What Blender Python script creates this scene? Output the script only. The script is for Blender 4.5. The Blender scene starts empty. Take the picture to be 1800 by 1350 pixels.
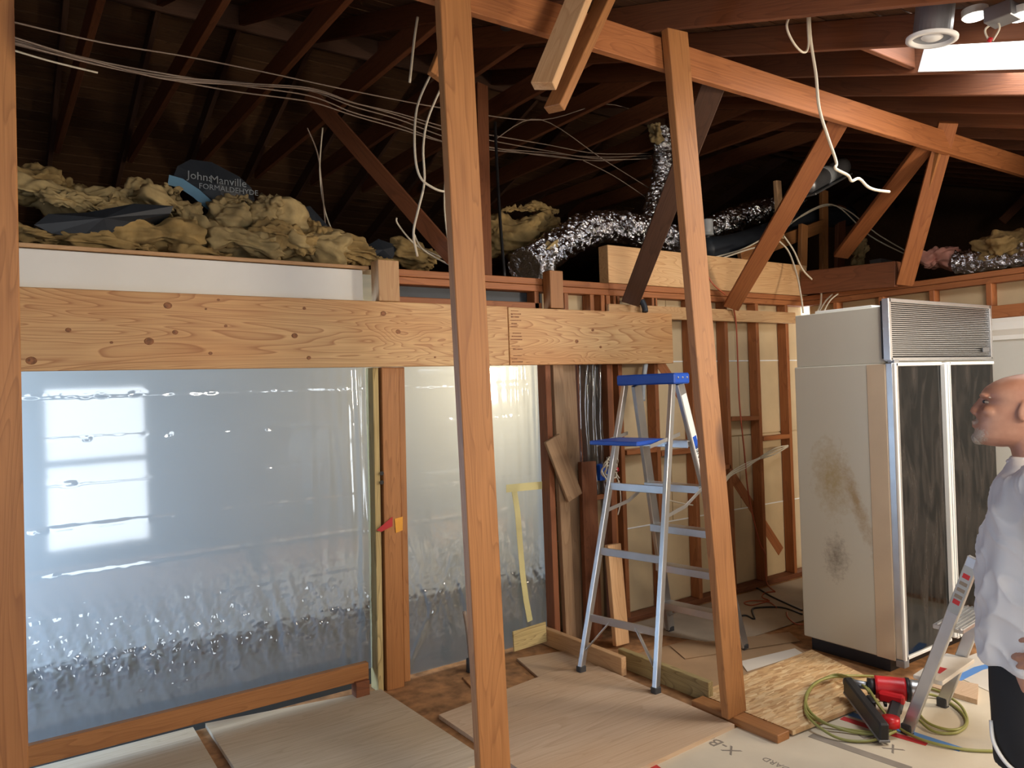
import bpy, bmesh, math, random
from mathutils import Vector, Matrix, noise as mn
random.seed(7)
SC = bpy.context.scene
COL = SC.collection
# ------------------------------------------------------------------ camera
FL, YAW, PITCH, ROLL, CAMH = 1343.4, 0.60439, 0.006566, -0.033766, 1.70
_f = Vector((math.sin(YAW)*math.cos(PITCH), math.cos(YAW)*math.cos(PITCH), math.sin(PITCH)))
_r0 = Vector((math.cos(YAW), -math.sin(YAW), 0)); _u0 = _r0.cross(_f)
_r = _r0*math.cos(ROLL) + _u0*math.sin(ROLL); _u = _u0*math.cos(ROLL) - _r0*math.sin(ROLL)
cam = bpy.data.cameras.new('camera'); cam.sensor_fit = 'HORIZONTAL'; cam.sensor_width = 36
cam.lens = FL/1800*36; cam.clip_start = 0.05; cam.clip_end = 200
camo = bpy.data.objects.new('camera', cam); COL.objects.link(camo)
camo.matrix_world = Matrix(((_r.x,_u.x,-_f.x,0),(_r.y,_u.y,-_f.y,0),(_r.z,_u.z,-_f.z,CAMH),(0,0,0,1)))
SC.camera = camo
def at(px, py, x=None, y=None, z=None, d=None):
    "surveyed point: where the sight line through a picture point meets a real plane of the building"
    v = _f + _r*((px-900)/FL) - _u*((py-675)/FL)
    t = x/v.x if x is not None else y/v.y if y is not None else (z-CAMH)/v.z if z is not None else d
    return Vector((0, 0, CAMH)) + v*t
# ------------------------------------------------------------------ world, lights, exposure
W = bpy.data.worlds.new('world'); SC.world = W; W.use_nodes = True
W.node_tree.nodes['Background'].inputs[0].default_value = (0.86, 0.93, 1.0, 1)
W.node_tree.nodes['Background'].inputs[1].default_value = 5.0
SC.view_settings.view_transform = 'Standard'; SC.view_settings.look = 'None'
SC.view_settings.exposure = -0.1; SC.view_settings.gamma = 1.0; SC.view_settings.use_curve_mapping = False
SC.cycles.max_bounces = 4; SC.cycles.diffuse_bounces = 3; SC.cycles.glossy_bounces = 2
SC.cycles.transmission_bounces = 6; SC.cycles.transparent_max_bounces = 8
SC.cycles.caustics_reflective = False; SC.cycles.caustics_refractive = False; SC.cycles.sample_clamp_indirect = 6.0
SC.cycles.use_denoising = True; SC.cycles.use_adaptive_sampling = True; SC.cycles.adaptive_threshold = 0.06
def area(name, loc, target, sx, sy, power, col):
    l = bpy.data.lights.new(name, 'AREA'); l.shape = 'RECTANGLE'; l.size = sx; l.size_y = sy; l.energy = power; l.color = col
    o = bpy.data.objects.new(name, l); COL.objects.link(o); o.location = loc
    o.rotation_euler = (Vector(target)-Vector(loc)).to_track_quat('-Z', 'Y').to_euler(); return o
area('work_lamp_and_fill', (5.5, -0.3, 1.9), (3.0, 4.0, 1.5), 0.6, 0.6, 95, (1.0, 0.83, 0.64))
area('work_lamp_and_fill', (2.1, -0.45, 2.36), (2.6, 4.0, 1.0), 0.9, 0.3, 46, (1.0, 0.86, 0.69))  # added warm fill for the post fronts; no lamp is known there
area('left_fill_light', (-1.3, -0.5, 1.35), (2.5, 3.2, 0.9), 1.4, 1.5, 27, (0.92, 0.96, 1.0))  # added broad fill from the left, standing inside the room; no window there
area('skylight_daylight', (4.25, 1.4, 3.42), (4.2, 1.4, 0), 1.05, 1.3, 42, (1.0, 0.98, 0.95))
area('rear_room_daylight', (-1.7, 5.0, 1.1), (1.0, 6.0, 0.8), 1.0, 1.0, 155, (0.45, 0.67, 1.0))
area('rear_room_daylight', (4.12, 5.1, 1.9), (2.6, 5.9, 1.5), 0.5, 0.8, 40, (1.0, 0.9, 0.70))

# ------------------------------------------------------------------ materials
def lin(r, g, b):
    f = lambda c: ((c/255+0.055)/1.055)**2.4 if c > 10 else c/255/12.92
    return (f(r), f(g), f(b), 1)
def newmat(name):
    m = bpy.data.materials.new(name); m.use_nodes = True; nt = m.node_tree
    return m, nt, nt.nodes['Principled BSDF']
def N(nt, t, **kw):
    n = nt.nodes.new(t)
    for k, v in kw.items():
        if k in n.inputs.keys() if isinstance(k, str) else False: n.inputs[k].default_value = v
        else: setattr(n, k, v)
    return n
def inp(n, **kw):
    for k, v in kw.items(): n.inputs[k].default_value = v
    return n
def coords(nt, scale, rnd=True):
    tc = nt.nodes.new('ShaderNodeTexCoord'); mp = nt.nodes.new('ShaderNodeMapping'); mp.inputs['Scale'].default_value = scale
    if rnd:
        oi = nt.nodes.new('ShaderNodeObjectInfo'); mu = nt.nodes.new('ShaderNodeMath'); mu.operation = 'MULTIPLY'; mu.inputs[1].default_value = 37.0
        nt.links.new(oi.outputs['Random'], mu.inputs[0])
        va = nt.nodes.new('ShaderNodeVectorMath'); va.operation = 'ADD'
        nt.links.new(tc.outputs['Object'], va.inputs[0]); nt.links.new(mu.outputs[0], va.inputs[1])
        nt.links.new(va.outputs[0], mp.inputs['Vector'])
    else: nt.links.new(tc.outputs['Object'], mp.inputs['Vector'])
    return mp.outputs[0]
def ramp(nt, fac, stops):
    r = nt.nodes.new('ShaderNodeValToRGB'); nt.links.new(fac, r.inputs[0])
    e = r.color_ramp.elements
    while len(e) < len(stops): e.new(0.5)
    for el, (p, c) in zip(e, stops): el.position = p; el.color = c
    return r.outputs[0]
def mixc(nt, fac, a, b, mode='MIX'):
    m = nt.nodes.new('ShaderNodeMix'); m.data_type = 'RGBA'; m.blend_type = mode
    for i, v in ((0, fac), (6, a), (7, b)):
        if hasattr(v, 'links'): nt.links.new(v, m.inputs[i])
        else: m.inputs[i].default_value = v
    return m.outputs[2]
def bump(nt, b, h, s=0.2, d=0.01):
    n = nt.nodes.new('ShaderNodeBump'); n.inputs['Strength'].default_value = s; n.inputs['Distance'].default_value = d
    nt.links.new(h, n.inputs['Height']); nt.links.new(n.outputs[0], b.inputs['Normal'])
def wood(name, base, dark, light=None, grain=1.0, knots=0.0, rough=0.6, fig=0.5):
    m, nt, b = newmat(name); light = light or base
    v = coords(nt, (0.35, 3.2, 3.2))
    wv = inp(nt.nodes.new('ShaderNodeTexNoise'), Scale=1.6, Detail=2.0, Distortion=0.9); nt.links.new(v, wv.inputs['Vector'])
    mu = nt.nodes.new('ShaderNodeMath'); mu.operation = 'MULTIPLY'; mu.inputs[1].default_value = 16*grain; nt.links.new(wv.outputs[0], mu.inputs[0])
    fr = nt.nodes.new('ShaderNodeMath'); fr.operation = 'FRACT'; nt.links.new(mu.outputs[0], fr.inputs[0])
    v2 = coords(nt, (1.5, 60, 60))
    fn = inp(nt.nodes.new('ShaderNodeTexNoise'), Scale=2.0, Detail=3.0); nt.links.new(v2, fn.inputs['Vector'])
    v3 = coords(nt, (0.8, 2.5, 2.5))
    bn = inp(nt.nodes.new('ShaderNodeTexNoise'), Scale=1.2, Detail=2.0); nt.links.new(v3, bn.inputs['Vector'])
    c0 = ramp(nt, bn.outputs[0], [(0.33, light), (0.68, base)])
    g1 = ramp(nt, fr.outputs[0], [(0.0, (0,0,0,1)), (0.72, (fig*.35,)*3+(1,)), (0.93, (fig,)*3+(1,)), (1.0, (0,0,0,1))])
    c1 = mixc(nt, g1, c0, dark)
    g2 = ramp(nt, fn.outputs[0], [(0.45, (0,0,0,1)), (0.75, (.35,.35,.35,1))])
    c2 = mixc(nt, g2, c1, dark)
    if knots:
        vk = coords(nt, (1.25, 3.4, 3.4)); vo = nt.nodes.new('ShaderNodeTexVoronoi'); vo.inputs['Scale'].default_value = knots
        nt.links.new(vk, vo.inputs['Vector'])
        k = ramp(nt, vo.outputs['Distance'], [(0.03, (1,1,1,1)), (0.075, (.55,.55,.55,1)), (0.11, (0,0,0,1))])
        c2 = mixc(nt, k, c2, (dark[0]*.35, dark[1]*.28, dark[2]*.25, 1))
    oi = nt.nodes.new('ShaderNodeObjectInfo')
    br = ramp(nt, oi.outputs['Random'], [(0, (.78,.76,.74,1)), (1, (1.12,1.1,1.08,1))])
    c3 = mixc(nt, 1.0, c2, br, 'MULTIPLY')
    nt.links.new(c3, b.inputs['Base Color']); b.inputs['Roughness'].default_value = rough
    bump(nt, b, fn.outputs[0], 0.25, 0.004)
    return m
def plain(name, col, rough=0.6, metal=0.0, var=0.12, scale=6.0, bmp=0.0):
    m, nt, b = newmat(name); v = coords(nt, (1, 1, 1))
    n = inp(nt.nodes.new('ShaderNodeTexNoise'), Scale=scale, Detail=4.0); nt.links.new(v, n.inputs['Vector'])
    d = tuple(c*(1-var*1.6) for c in col[:3])+(1,); l = tuple(min(1, c*(1+var)) for c in col[:3])+(1,)
    nt.links.new(ramp(nt, n.outputs[0], [(.3, d), (.7, l)]), b.inputs['Base Color'])
    b.inputs['Roughness'].default_value = rough; b.inputs['Metallic'].default_value = metal
    if bmp: bump(nt, b, n.outputs[0], bmp, 0.01)
    return m
def emit(name, col, s):
    m = bpy.data.materials.new(name); m.use_nodes = True; nt = m.node_tree; nt.nodes.clear()
    e = nt.nodes.new('ShaderNodeEmission'); e.inputs[0].default_value = col; e.inputs[1].default_value = s
    o = nt.nodes.new('ShaderNodeOutputMaterial'); nt.links.new(e.outputs[0], o.inputs[0]); return m
M = {}
M['fir'] = wood('old_fir', lin(164,111,63), lin(118,71,37), lin(178,124,74), 1.0, 0.55, 0.55, 0.45)
M['fird'] = wood('dark_old_fir', lin(130,78,48), lin(84,46,28), lin(142,88,56), 1.0, 0.4, 0.65, 0.4)
M['firr'] = wood('reddish_fir', lin(160,98,56), lin(112,60,32), lin(172,110,64), 1.0, 0.5, 0.6, 0.45)
M['roofb'] = wood('roof_board_wood', lin(104,72,46), lin(58,38,26), lin(118,84,54), 1.2, 0.5, 0.8, 0.5)
M['new'] = wood('new_lumber', lin(214,172,126), lin(176,124,80), lin(222,184,140), 0.9, 0.6, 0.6, 0.35)
M['beam'] = wood('beam_face', lin(216,164,108), lin(158,98,52), lin(228,192,140), 1.6, 0.0, 0.55, 0.7)
M['lvl'] = wood('header_grain', lin(222,178,126), lin(182,130,80), lin(228,190,142), 1.9, 0.0, 0.55, 0.6)
M['knot'] = plain('knot_wood', lin(148,96,58), 0.6, 0, .35, 60)
M['treated'] = wood('treated_lumber', lin(190,168,112), lin(120,98,58), lin(204,186,134), 1.2, 0.4, 0.65, 0.6)
M['greyw'] = wood('weathered_board', lin(158,128,98), lin(112,84,60), lin(172,144,114), 0.9, 0.3, 0.7, 0.4)
M['ply'] = wood('plywood_sheet', lin(205,176,146), lin(172,138,104), lin(214,190,164), 0.8, 0.5, 0.65, 0.35)
M['ply2'] = wood('pale_plywood_sheet', lin(196,178,152), lin(160,140,112), lin(206,192,170), 0.8, 0.3, 0.7, 0.35)
M['edge'] = plain('plywood_edge', lin(168,128,84), 0.7)
M['dry'] = plain('gypsum_back', lin(206,182,143), 0.85, 0, .08, 3.0)
M['white'] = plain('white_paint', lin(238,238,234), 0.55, 0, .03, 3.0)
M['greyp'] = plain('grey_wall_paint', lin(205,204,196), 0.7, 0, .03, 3.0)
M['alu'] = plain('aluminium', lin(200,200,200), 0.32, 0.85, .05, 8.0)
M['blue'] = plain('blue_plastic', lin(28,84,190), 0.4, 0, .05)
M['rubber'] = plain('dark_rubber', lin(60,60,62), 0.7)
M['black'] = plain('black_plastic', lin(30,30,32), 0.45)
M['red'] = plain('red_plastic', lin(205,32,40), 0.35, 0, .05)
M['romex'] = plain('white_cable', lin(222,212,190), 0.5, 0, .05)
M['cabled'] = plain('grey_cable', lin(150,132,118), 0.6, 0, .1)
M['orangec'] = plain('orange_cable', lin(176,88,56), 0.5, 0, .05)
M['hose'] = plain('olive_hose', lin(150,148,82), 0.4, 0, .05)
M['insul'] = plain('fibreglass', lin(160,134,86), 0.95, 0, .28, 9.0, 0.8)
M['insul2'] = plain('fibreglass_pale', lin(178,156,110), 0.95, 0, .25, 9.0, 0.8)
M['pinki'] = plain('pink_fibreglass', lin(196,140,124), 0.95, 0, .2, 9.0, 0.8)
M['kraft'] = plain('black_facing', lin(44,50,58), 0.5, 0, .1)
M['bstripe'] = plain('light_blue_print', lin(110,160,190), 0.5, 0, .05)
M['greytext'] = plain('grey_print', lin(140,148,152), 0.6)
M['greyprint'] = plain('floor_print', lin(142,132,120), 0.8)
M['foilduct'] = None
M['tape'] = plain('masking_tape', lin(214,206,150), 0.6, 0, .04)
M['btape'] = plain('blue_tape', lin(90,140,205), 0.6, 0, .05)
M['rtape'] = plain('red_tape', lin(190,48,52), 0.6, 0, .05)
M['gpaper'] = plain('dusty_floor_paper', lin(172,156,136), 0.8, 0, .14, 2.5)
M['paper'] = plain('brown_floor_paper', lin(170,138,104), 0.8, 0, .14, 2.5)
M['wpaper'] = plain('white_floor_paper', lin(214,206,194), 0.75, 0, .06, 3)
M['board'] = plain('floor_board_beige', lin(208,196,174), 0.7, 0, .06, 3)
M['dust'] = plain('dusty_subfloor', lin(168,122,80), 0.9, 0, .3, 14.0, 0.4)
M['brownwall'] = plain('bare_wall_board', lin(134,108,82), 0.8, 0, .1, 3)
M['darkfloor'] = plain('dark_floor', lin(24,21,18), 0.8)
M['galv'] = plain('galvanised_metal', lin(150,152,156), 0.4, 0.7, .1)
M['greyplastic'] = plain('grey_plastic', lin(170,176,180), 0.5)
M['led'] = emit('led_glow', (1, 0.97, 0.9, 1), 9.0)
M['skin'] = plain('skin', lin(190,138,110), 0.5, 0, .14, 14)
def skin_mat():
    m, nt, b = newmat('skin'); tc = nt.nodes.new('ShaderNodeTexCoord')
    n = inp(nt.nodes.new('ShaderNodeTexNoise'), Scale=16.0, Detail=4.0); nt.links.new(tc.outputs['Object'], n.inputs['Vector'])
    f = inp(nt.nodes.new('ShaderNodeTexNoise'), Scale=170.0, Detail=3.0); nt.links.new(tc.outputs['Object'], f.inputs['Vector'])
    c = ramp(nt, n.outputs[0], [(.3, lin(164,114,92)), (.7, lin(188,142,118))])
    def mask(cx, cz, rx, ry, rz, tilt, k):
        mp = nt.nodes.new('ShaderNodeMapping'); mp.vector_type = 'TEXTURE'; mp.inputs['Location'].default_value = (cx, 0, cz); mp.inputs['Rotation'].default_value = (0, tilt, 0); mp.inputs['Scale'].default_value = (rx, ry, rz)
        nt.links.new(tc.outputs['Object'], mp.inputs['Vector']); ln = nt.nodes.new('ShaderNodeVectorMath'); ln.operation = 'LENGTH'; nt.links.new(mp.outputs[0], ln.inputs[0])
        ma = nt.nodes.new('ShaderNodeMath'); ma.operation = 'MULTIPLY_ADD'; nt.links.new(f.outputs[0], ma.inputs[0]); ma.inputs[1].default_value = .5; nt.links.new(ln.outputs['Value'], ma.inputs[2])
        return ramp(nt, ma.outputs[0], [(.85, (k,)*3+(1,)), (1.3, (0,0,0,1))])
    c = mixc(nt, mask(.108, 1.505, .060, .075, .045, .25, .85), c, lin(182,168,150)); c = mixc(nt, mask(.135, 1.545, .035, .05, .016, 0, .7), c, lin(176,160,142))
    c = mixc(nt, mask(-.085, 1.60, .062, .2, .075, 0, .6), c, lin(140,124,112))
    nt.links.new(c, b.inputs['Base Color']); b.inputs['Roughness'].default_value = .55; bump(nt, b, f.outputs[0], .12, .002); return m
M['skin'] = skin_mat()
M['shirt'] = plain('white_cotton', lin(226,226,226), 0.85, 0, .02, 4)
M['shorts'] = plain('black_fabric', lin(26,26,29), 0.8, 0, .1, 8)
M['beard'] = plain('grey_beard', lin(182,168,150), 0.9, 0, .25, 120, .6)
M['eyew'] = plain('eye_white', lin(150,136,124), 0.4)
M['shoe'] = plain('grey_shoe', lin(90,90,92), 0.7)
# crinkled foil
m, nt, b = newmat('foil_duct'); v = coords(nt, (1, 1, 1)); n = inp(nt.nodes.new('ShaderNodeTexNoise'), Scale=34.0, Detail=4.0, Distortion=1.2)
nt.links.new(v, n.inputs['Vector']); b.inputs['Base Color'].default_value = lin(214,214,218); b.inputs['Metallic'].default_value = 1.0
b.inputs['Roughness'].default_value = 0.16; bump(nt, b, n.outputs[0], 0.6, 0.02); M['foilduct'] = m
# oriented strand board: patches of strands in three directions
m, nt, b = newmat('oriented_strand_board')
cols = []
for k, (rot, sc) in enumerate(((0.15, (14, 75, 9)), (0.95, (15, 70, 9)), (-0.75, (14, 72, 9)))):
    tc = nt.nodes.new('ShaderNodeTexCoord'); mp = nt.nodes.new('ShaderNodeMapping'); mp.inputs['Rotation'].default_value = (0, 0, rot); mp.inputs['Scale'].default_value = sc
    nt.links.new(tc.outputs['Object'], mp.inputs['Vector'])
    vo = nt.nodes.new('ShaderNodeTexVoronoi'); vo.inputs['Scale'].default_value = 1.0; nt.links.new(mp.outputs[0], vo.inputs['Vector'])
    cols.append(vo.outputs['Color'])
sep = nt.nodes.new('ShaderNodeSeparateColor'); nt.links.new(cols[0], sep.inputs[0])
s2 = nt.nodes.new('ShaderNodeSeparateColor'); nt.links.new(cols[1], s2.inputs[0])
s3 = nt.nodes.new('ShaderNodeSeparateColor'); nt.links.new(cols[2], s3.inputs[0])
ca = ramp(nt, sep.outputs[0], [(0, lin(182,138,92)), (1, lin(228,192,142))]); cb = ramp(nt, s2.outputs[0], [(0, lin(172,126,80)), (1, lin(224,186,134))])
cc = ramp(nt, s3.outputs[0], [(0, lin(190,150,104)), (1, lin(234,206,160))])
c = mixc(nt, ramp(nt, s2.outputs[1], [(.45, (0,0,0,1)), (.5, (1,1,1,1))]), ca, cb); c = mixc(nt, ramp(nt, s3.outputs[1], [(.55, (0,0,0,1)), (.6, (1,1,1,1))]), c, cc)
nt.links.new(c, b.inputs['Base Color']); b.inputs['Roughness'].default_value = .7; M['osb'] = m
# translucent plastic film
m = bpy.data.materials.new('plastic_film'); m.use_nodes = True; nt = m.node_tree; nt.nodes.clear()
tl = nt.nodes.new('ShaderNodeBsdfTranslucent'); tl.inputs[0].default_value = (.93,.95,.97,1)
df = nt.nodes.new('ShaderNodeBsdfDiffuse'); df.inputs[0].default_value = (.8,.8,.78,1)
tr = nt.nodes.new('ShaderNodeBsdfRefraction'); tr.inputs[0].default_value = (.95,.96,.97,1); tr.inputs['IOR'].default_value = 1.12; tr.inputs['Roughness'].default_value = .32
gl = nt.nodes.new('ShaderNodeBsdfGlossy'); gl.inputs['Roughness'].default_value = .05
a1 = nt.nodes.new('ShaderNodeMixShader'); a1.inputs[0].default_value = .12; nt.links.new(tl.outputs[0], a1.inputs[1]); nt.links.new(df.outputs[0], a1.inputs[2])
a2 = nt.nodes.new('ShaderNodeMixShader'); a2.inputs[0].default_value = .80; nt.links.new(a1.outputs[0], a2.inputs[1]); nt.links.new(tr.outputs[0], a2.inputs[2])
a3 = nt.nodes.new('ShaderNodeMixShader'); a3.inputs[0].default_value = .19; nt.links.new(a2.outputs[0], a3.inputs[1]); nt.links.new(gl.outputs[0], a3.inputs[2])
o = nt.nodes.new('ShaderNodeOutputMaterial'); nt.links.new(a3.outputs[0], o.inputs[0]); M['film'] = m
# dark door glass with smears
m, nt, b = newmat('smeared_black_glass'); v = coords(nt, (3.2, 1, .9), False); n = inp(nt.nodes.new('ShaderNodeTexNoise'), Scale=2.2, Detail=5.0, Distortion=1.8)
nt.links.new(v, n.inputs['Vector']); nt.links.new(ramp(nt, n.outputs[0], [(.42, (.004,.004,.004,1)), (.62, (.03,.025,.022,1))]), b.inputs['Base Color'])
nt.links.new(ramp(nt, n.outputs[0], [(.45, (.05,)*3+(1,)), (.65, (.3,)*3+(1,))]), b.inputs['Roughness']); b.inputs['IOR'].default_value = 1.3; M['glass'] = m
# refrigerator side: off-white enamel with one rusty run and one scuffed patch
m, nt, b = newmat('stained_enamel'); tc = nt.nodes.new('ShaderNodeTexCoord')
def blob(cy, cz, ry, rz, tilt, th, nscale, seed):
    mp = nt.nodes.new('ShaderNodeMapping'); mp.vector_type = 'TEXTURE'; mp.inputs['Location'].default_value = (0, cy, cz); mp.inputs['Rotation'].default_value = (tilt, 0, 0); mp.inputs['Scale'].default_value = (10, ry, rz)
    nt.links.new(tc.outputs['Object'], mp.inputs['Vector'])
    ln = nt.nodes.new('ShaderNodeVectorMath'); ln.operation = 'LENGTH'; nt.links.new(mp.outputs[0], ln.inputs[0])
    ns = inp(nt.nodes.new('ShaderNodeTexNoise'), Scale=nscale, Detail=6.0, Roughness=.7); ns.noise_dimensions = '4D'; ns.inputs['W'].default_value = seed; nt.links.new(tc.outputs['Object'], ns.inputs['Vector'])
    mu = nt.nodes.new('ShaderNodeMath'); mu.operation = 'MULTIPLY_ADD'; nt.links.new(ns.outputs[0], mu.inputs[0]); mu.inputs[1].default_value = 1.7; nt.links.new(ln.outputs['Value'], mu.inputs[2])
    hf = nt.nodes.new('ShaderNodeMath'); hf.operation = 'MULTIPLY'; hf.inputs[1].default_value = .5; nt.links.new(mu.outputs[0], hf.inputs[0])
    return ramp(nt, hf.outputs[0], [(th*.26, (.75,)*3+(1,)), (th*.40, (.3,)*3+(1,)), (th*.5, (0,0,0,1))])
_fc = Vector((4.81, 2.66, .9325)); _b = lambda px, py: at(px, py, x=4.2)-_fc
k1 = blob(_b(1462, 840).y, _b(1462, 840).z, .16, .30, -.12, 1.75, 26, 1.0); k2 = blob(_b(1470, 980).y, _b(1470, 980).z, .12, .20, .1, 1.6, 40, 4.0); k3 = blob(_b(1508, 890).y, _b(1508, 890).z, .055, .36, -.32, 1.75, 24, 6.0)
c = mixc(nt, k1, lin(206,203,190), lin(170,146,92)); c = mixc(nt, k3, c, lin(160,128,74)); c = mixc(nt, k2, c, lin(120,108,96))
nt.links.new(c, b.inputs['Base Color']); b.inputs['Roughness'].default_value = .42; M['enamel'] = m

M['enamel2'] = plain('clean_enamel', lin(206,203,190), .42, 0, .03, 2)
M['firk'] = wood('dark_brown_fir', lin(92,64,48), lin(60,40,30), lin(104,74,56), 1.0, 0.3, 0.75, 0.3)  # darkest fir tone, for the rear rafters, ridge board and one strut
# ------------------------------------------------------------------ helpers
WM = {}
def link(o, parent=None, mat=None, world=None):
    if mat is not None: o.data.materials.append(mat)
    COL.objects.link(o); world = world or Matrix()
    WM[o.name] = world
    if parent is not None:
        o.parent = parent; o.matrix_basis = WM[parent.name].inverted() @ world
    else: o.matrix_basis = world
    return o
def tag(o, label, cat, group=None):
    o['label'] = label; o['category'] = cat
    if group: o['group'] = group
    return o
def struct(o): o['kind'] = 'structure'; return o
def empty(name, loc, label=None, cat=None, group=None, kind=None, rotz=0):
    o = bpy.data.objects.new(name, None); o.empty_display_size = .1
    link(o, None, None, Matrix.Translation(Vector(loc)) @ Matrix.Rotation(rotz, 4, 'Z'))
    if label: tag(o, label, cat, group)
    if kind: o['kind'] = kind
    return o
def mesh(name, vs, fs, mat, parent=None, world=None, smooth=False):
    me = bpy.data.meshes.new(name); me.from_pydata([tuple(v) for v in vs], [], fs); me.update()
    if smooth:
        for p in me.polygons: p.use_smooth = True
    return link(bpy.data.objects.new(name, me), parent, M[mat] if isinstance(mat, str) else mat, world)
def bm_obj(name, bm, mat, parent=None, world=None, smooth=False):
    bmesh.ops.recalc_face_normals(bm, faces=bm.faces)
    me = bpy.data.meshes.new(name); bm.to_mesh(me); bm.free()
    if smooth:
        for p in me.polygons: p.use_smooth = True
    return link(bpy.data.objects.new(name, me), parent, M[mat] if isinstance(mat, str) else mat, world)
def box_bm(sx, sy, sz, bev=0.0):
    bm = bmesh.new(); bmesh.ops.create_cube(bm, size=1.0, matrix=Matrix.Diagonal((sx, sy, sz, 1)))
    if bev: bmesh.ops.bevel(bm, geom=bm.edges[:], offset=bev, segments=1, affect='EDGES')
    return bm
def box(name, lo, hi, mat, parent=None, bev=0.003, rotz=0):
    lo, hi = Vector(lo), Vector(hi); s = hi-lo
    return bm_obj(name, box_bm(abs(s.x), abs(s.y), abs(s.z), min(bev, .2*min(abs(s.x), abs(s.y), abs(s.z)))), mat, parent,
                  Matrix.Translation((lo+hi)/2) @ Matrix.Rotation(rotz, 4, 'Z'))
def frame(a, b, wd):
    x = (b-a).normalized(); y = (wd - x*wd.dot(x)).normalized(); z = x.cross(y)
    c = (a+b)/2
    return Matrix(((x.x,y.x,z.x,c.x),(x.y,y.y,z.y,c.y),(x.z,y.z,z.z,c.z),(0,0,0,1)))
def board(name, a, b, w, t, wd, mat, parent=None, bev=0.003):
    "a plank along a-b, width w along wd, thickness t"
    a, b, wd = Vector(a), Vector(b), Vector(wd)
    return bm_obj(name, box_bm((b-a).length, w, t, bev), mat, parent, frame(a, b, wd))
def prism(name, pts, ax, lo, hi, mat, parent=None, loc=(0,0,0)):
    "polygon pts in the plane across axis ax, from lo to hi"
    n = len(pts); V = []
    for h in (lo, hi):
        for p, q in pts: V.append({'x': (h,p,q), 'y': (p,h,q), 'z': (p,q,h)}[ax])
    F = [list(range(n)), list(range(n, 2*n))] + [[i, (i+1) % n, n+(i+1) % n, n+i] for i in range(n)]
    bm = bmesh.new(); vv = [bm.verts.new(v) for v in V]
    for f in F: bm.faces.new([vv[i] for i in f])
    return bm_obj(name, bm, mat, parent, Matrix.Translation(loc))
def spline(pts, n=6):
    P = [Vector(p) for p in pts]; out = []
    if len(P) < 3: return P
    for i in range(len(P)-1):
        p0, p1, p2, p3 = P[max(i-1, 0)], P[i], P[i+1], P[min(i+2, len(P)-1)]
        for k in range(n):
            t = k/n
            out.append(.5*((2*p1)+(p2-p0)*t+(2*p0-5*p1+4*p2-p3)*t*t+(3*p1-p0-3*p2+p3)*t**3))
    return out+[P[-1]]
def tube_bm(pts, r, sides=6, bm=None, wob=0, seed=0):
    bm = bm or bmesh.new(); pts = [Vector(p) for p in pts]; rings = []
    up = Vector((0, 0, 1)); prev = None
    for i, p in enumerate(pts):
        d = (pts[min(i+1, len(pts)-1)]-pts[max(i-1, 0)]).normalized()
        if prev is None: s = d.cross(up if abs(d.z) < .9 else Vector((1, 0, 0))).normalized()
        else: s = (prev - d*prev.dot(d)).normalized()
        prev = s; t = d.cross(s); rr = r(i/(len(pts)-1)) if callable(r) else r; ring = []
        for k in range(sides):
            a = 2*math.pi*k/sides; q = s*math.cos(a)+t*math.sin(a)
            w = 1+wob*mn.noise((p+q*rr)*22+Vector((seed, 0, 0))) if wob else 1
            ring.append(bm.verts.new(p+q*rr*w))
        rings.append(ring)
    for A, B in zip(rings, rings[1:]):
        for k in range(sides): bm.faces.new((A[k], A[(k+1) % sides], B[(k+1) % sides], B[k]))
    bm.faces.new(rings[0][::-1]); bm.faces.new(rings[-1]); return bm
def tube(name, pts, r, mat, parent=None, sides=6, n=6, smooth=True, wob=0, seed=0):
    P = spline(pts, n); c = P[0].copy()
    bm = tube_bm([p-c for p in P], r, sides, None, wob, seed)
    return bm_obj(name, bm, mat, parent, Matrix.Translation(c), smooth)
def text(name, s, size, world, mat, parent=None, ext=0.0006):
    cu = bpy.data.curves.new('t', 'FONT'); cu.body = s; cu.size = size; cu.extrude = ext; cu.align_x = 'CENTER'; cu.align_y = 'CENTER'
    cu.resolution_u = 2
    o = bpy.data.objects.new('t', cu); COL.objects.link(o); dg = bpy.context.evaluated_depsgraph_get()
    me = bpy.data.meshes.new_from_object(o.evaluated_get(dg)); bpy.data.objects.remove(o); bpy.data.curves.remove(cu)
    me.name = name; me.materials.clear()
    return link(bpy.data.objects.new(name, me), parent, M[mat], world)
def grid(name, fn, nu, nv, mat, parent=None, smooth=True):
    V = [fn(i/nu, j/nv) for j in range(nv+1) for i in range(nu+1)]
    F = [(j*(nu+1)+i, j*(nu+1)+i+1, (j+1)*(nu+1)+i+1, (j+1)*(nu+1)+i) for j in range(nv) for i in range(nu)]
    c = sum((Vector(v) for v in V), Vector())/len(V)
    return mesh(name, [Vector(v)-c for v in V], F, mat, parent, Matrix.Translation(c), smooth)
X_, Y_, Z_ = Vector((1,0,0)), Vector((0,1,0)), Vector((0,0,1))
YW = 4.05                                     # front plane of the rear stud wall
# ------------------------------------------------------------------ structure: floor, walls
struct(box('floor', (-2.6, -1.1, -0.12), (6.1, 4.2, 0.0), 'dust', None, 0))
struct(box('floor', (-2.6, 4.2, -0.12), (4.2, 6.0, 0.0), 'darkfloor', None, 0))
wl = struct(box('wall_left', (-2.7, -1.1, -0.12), (-2.6, 6.0, 2.43), 'brownwall', None, 0))
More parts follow.
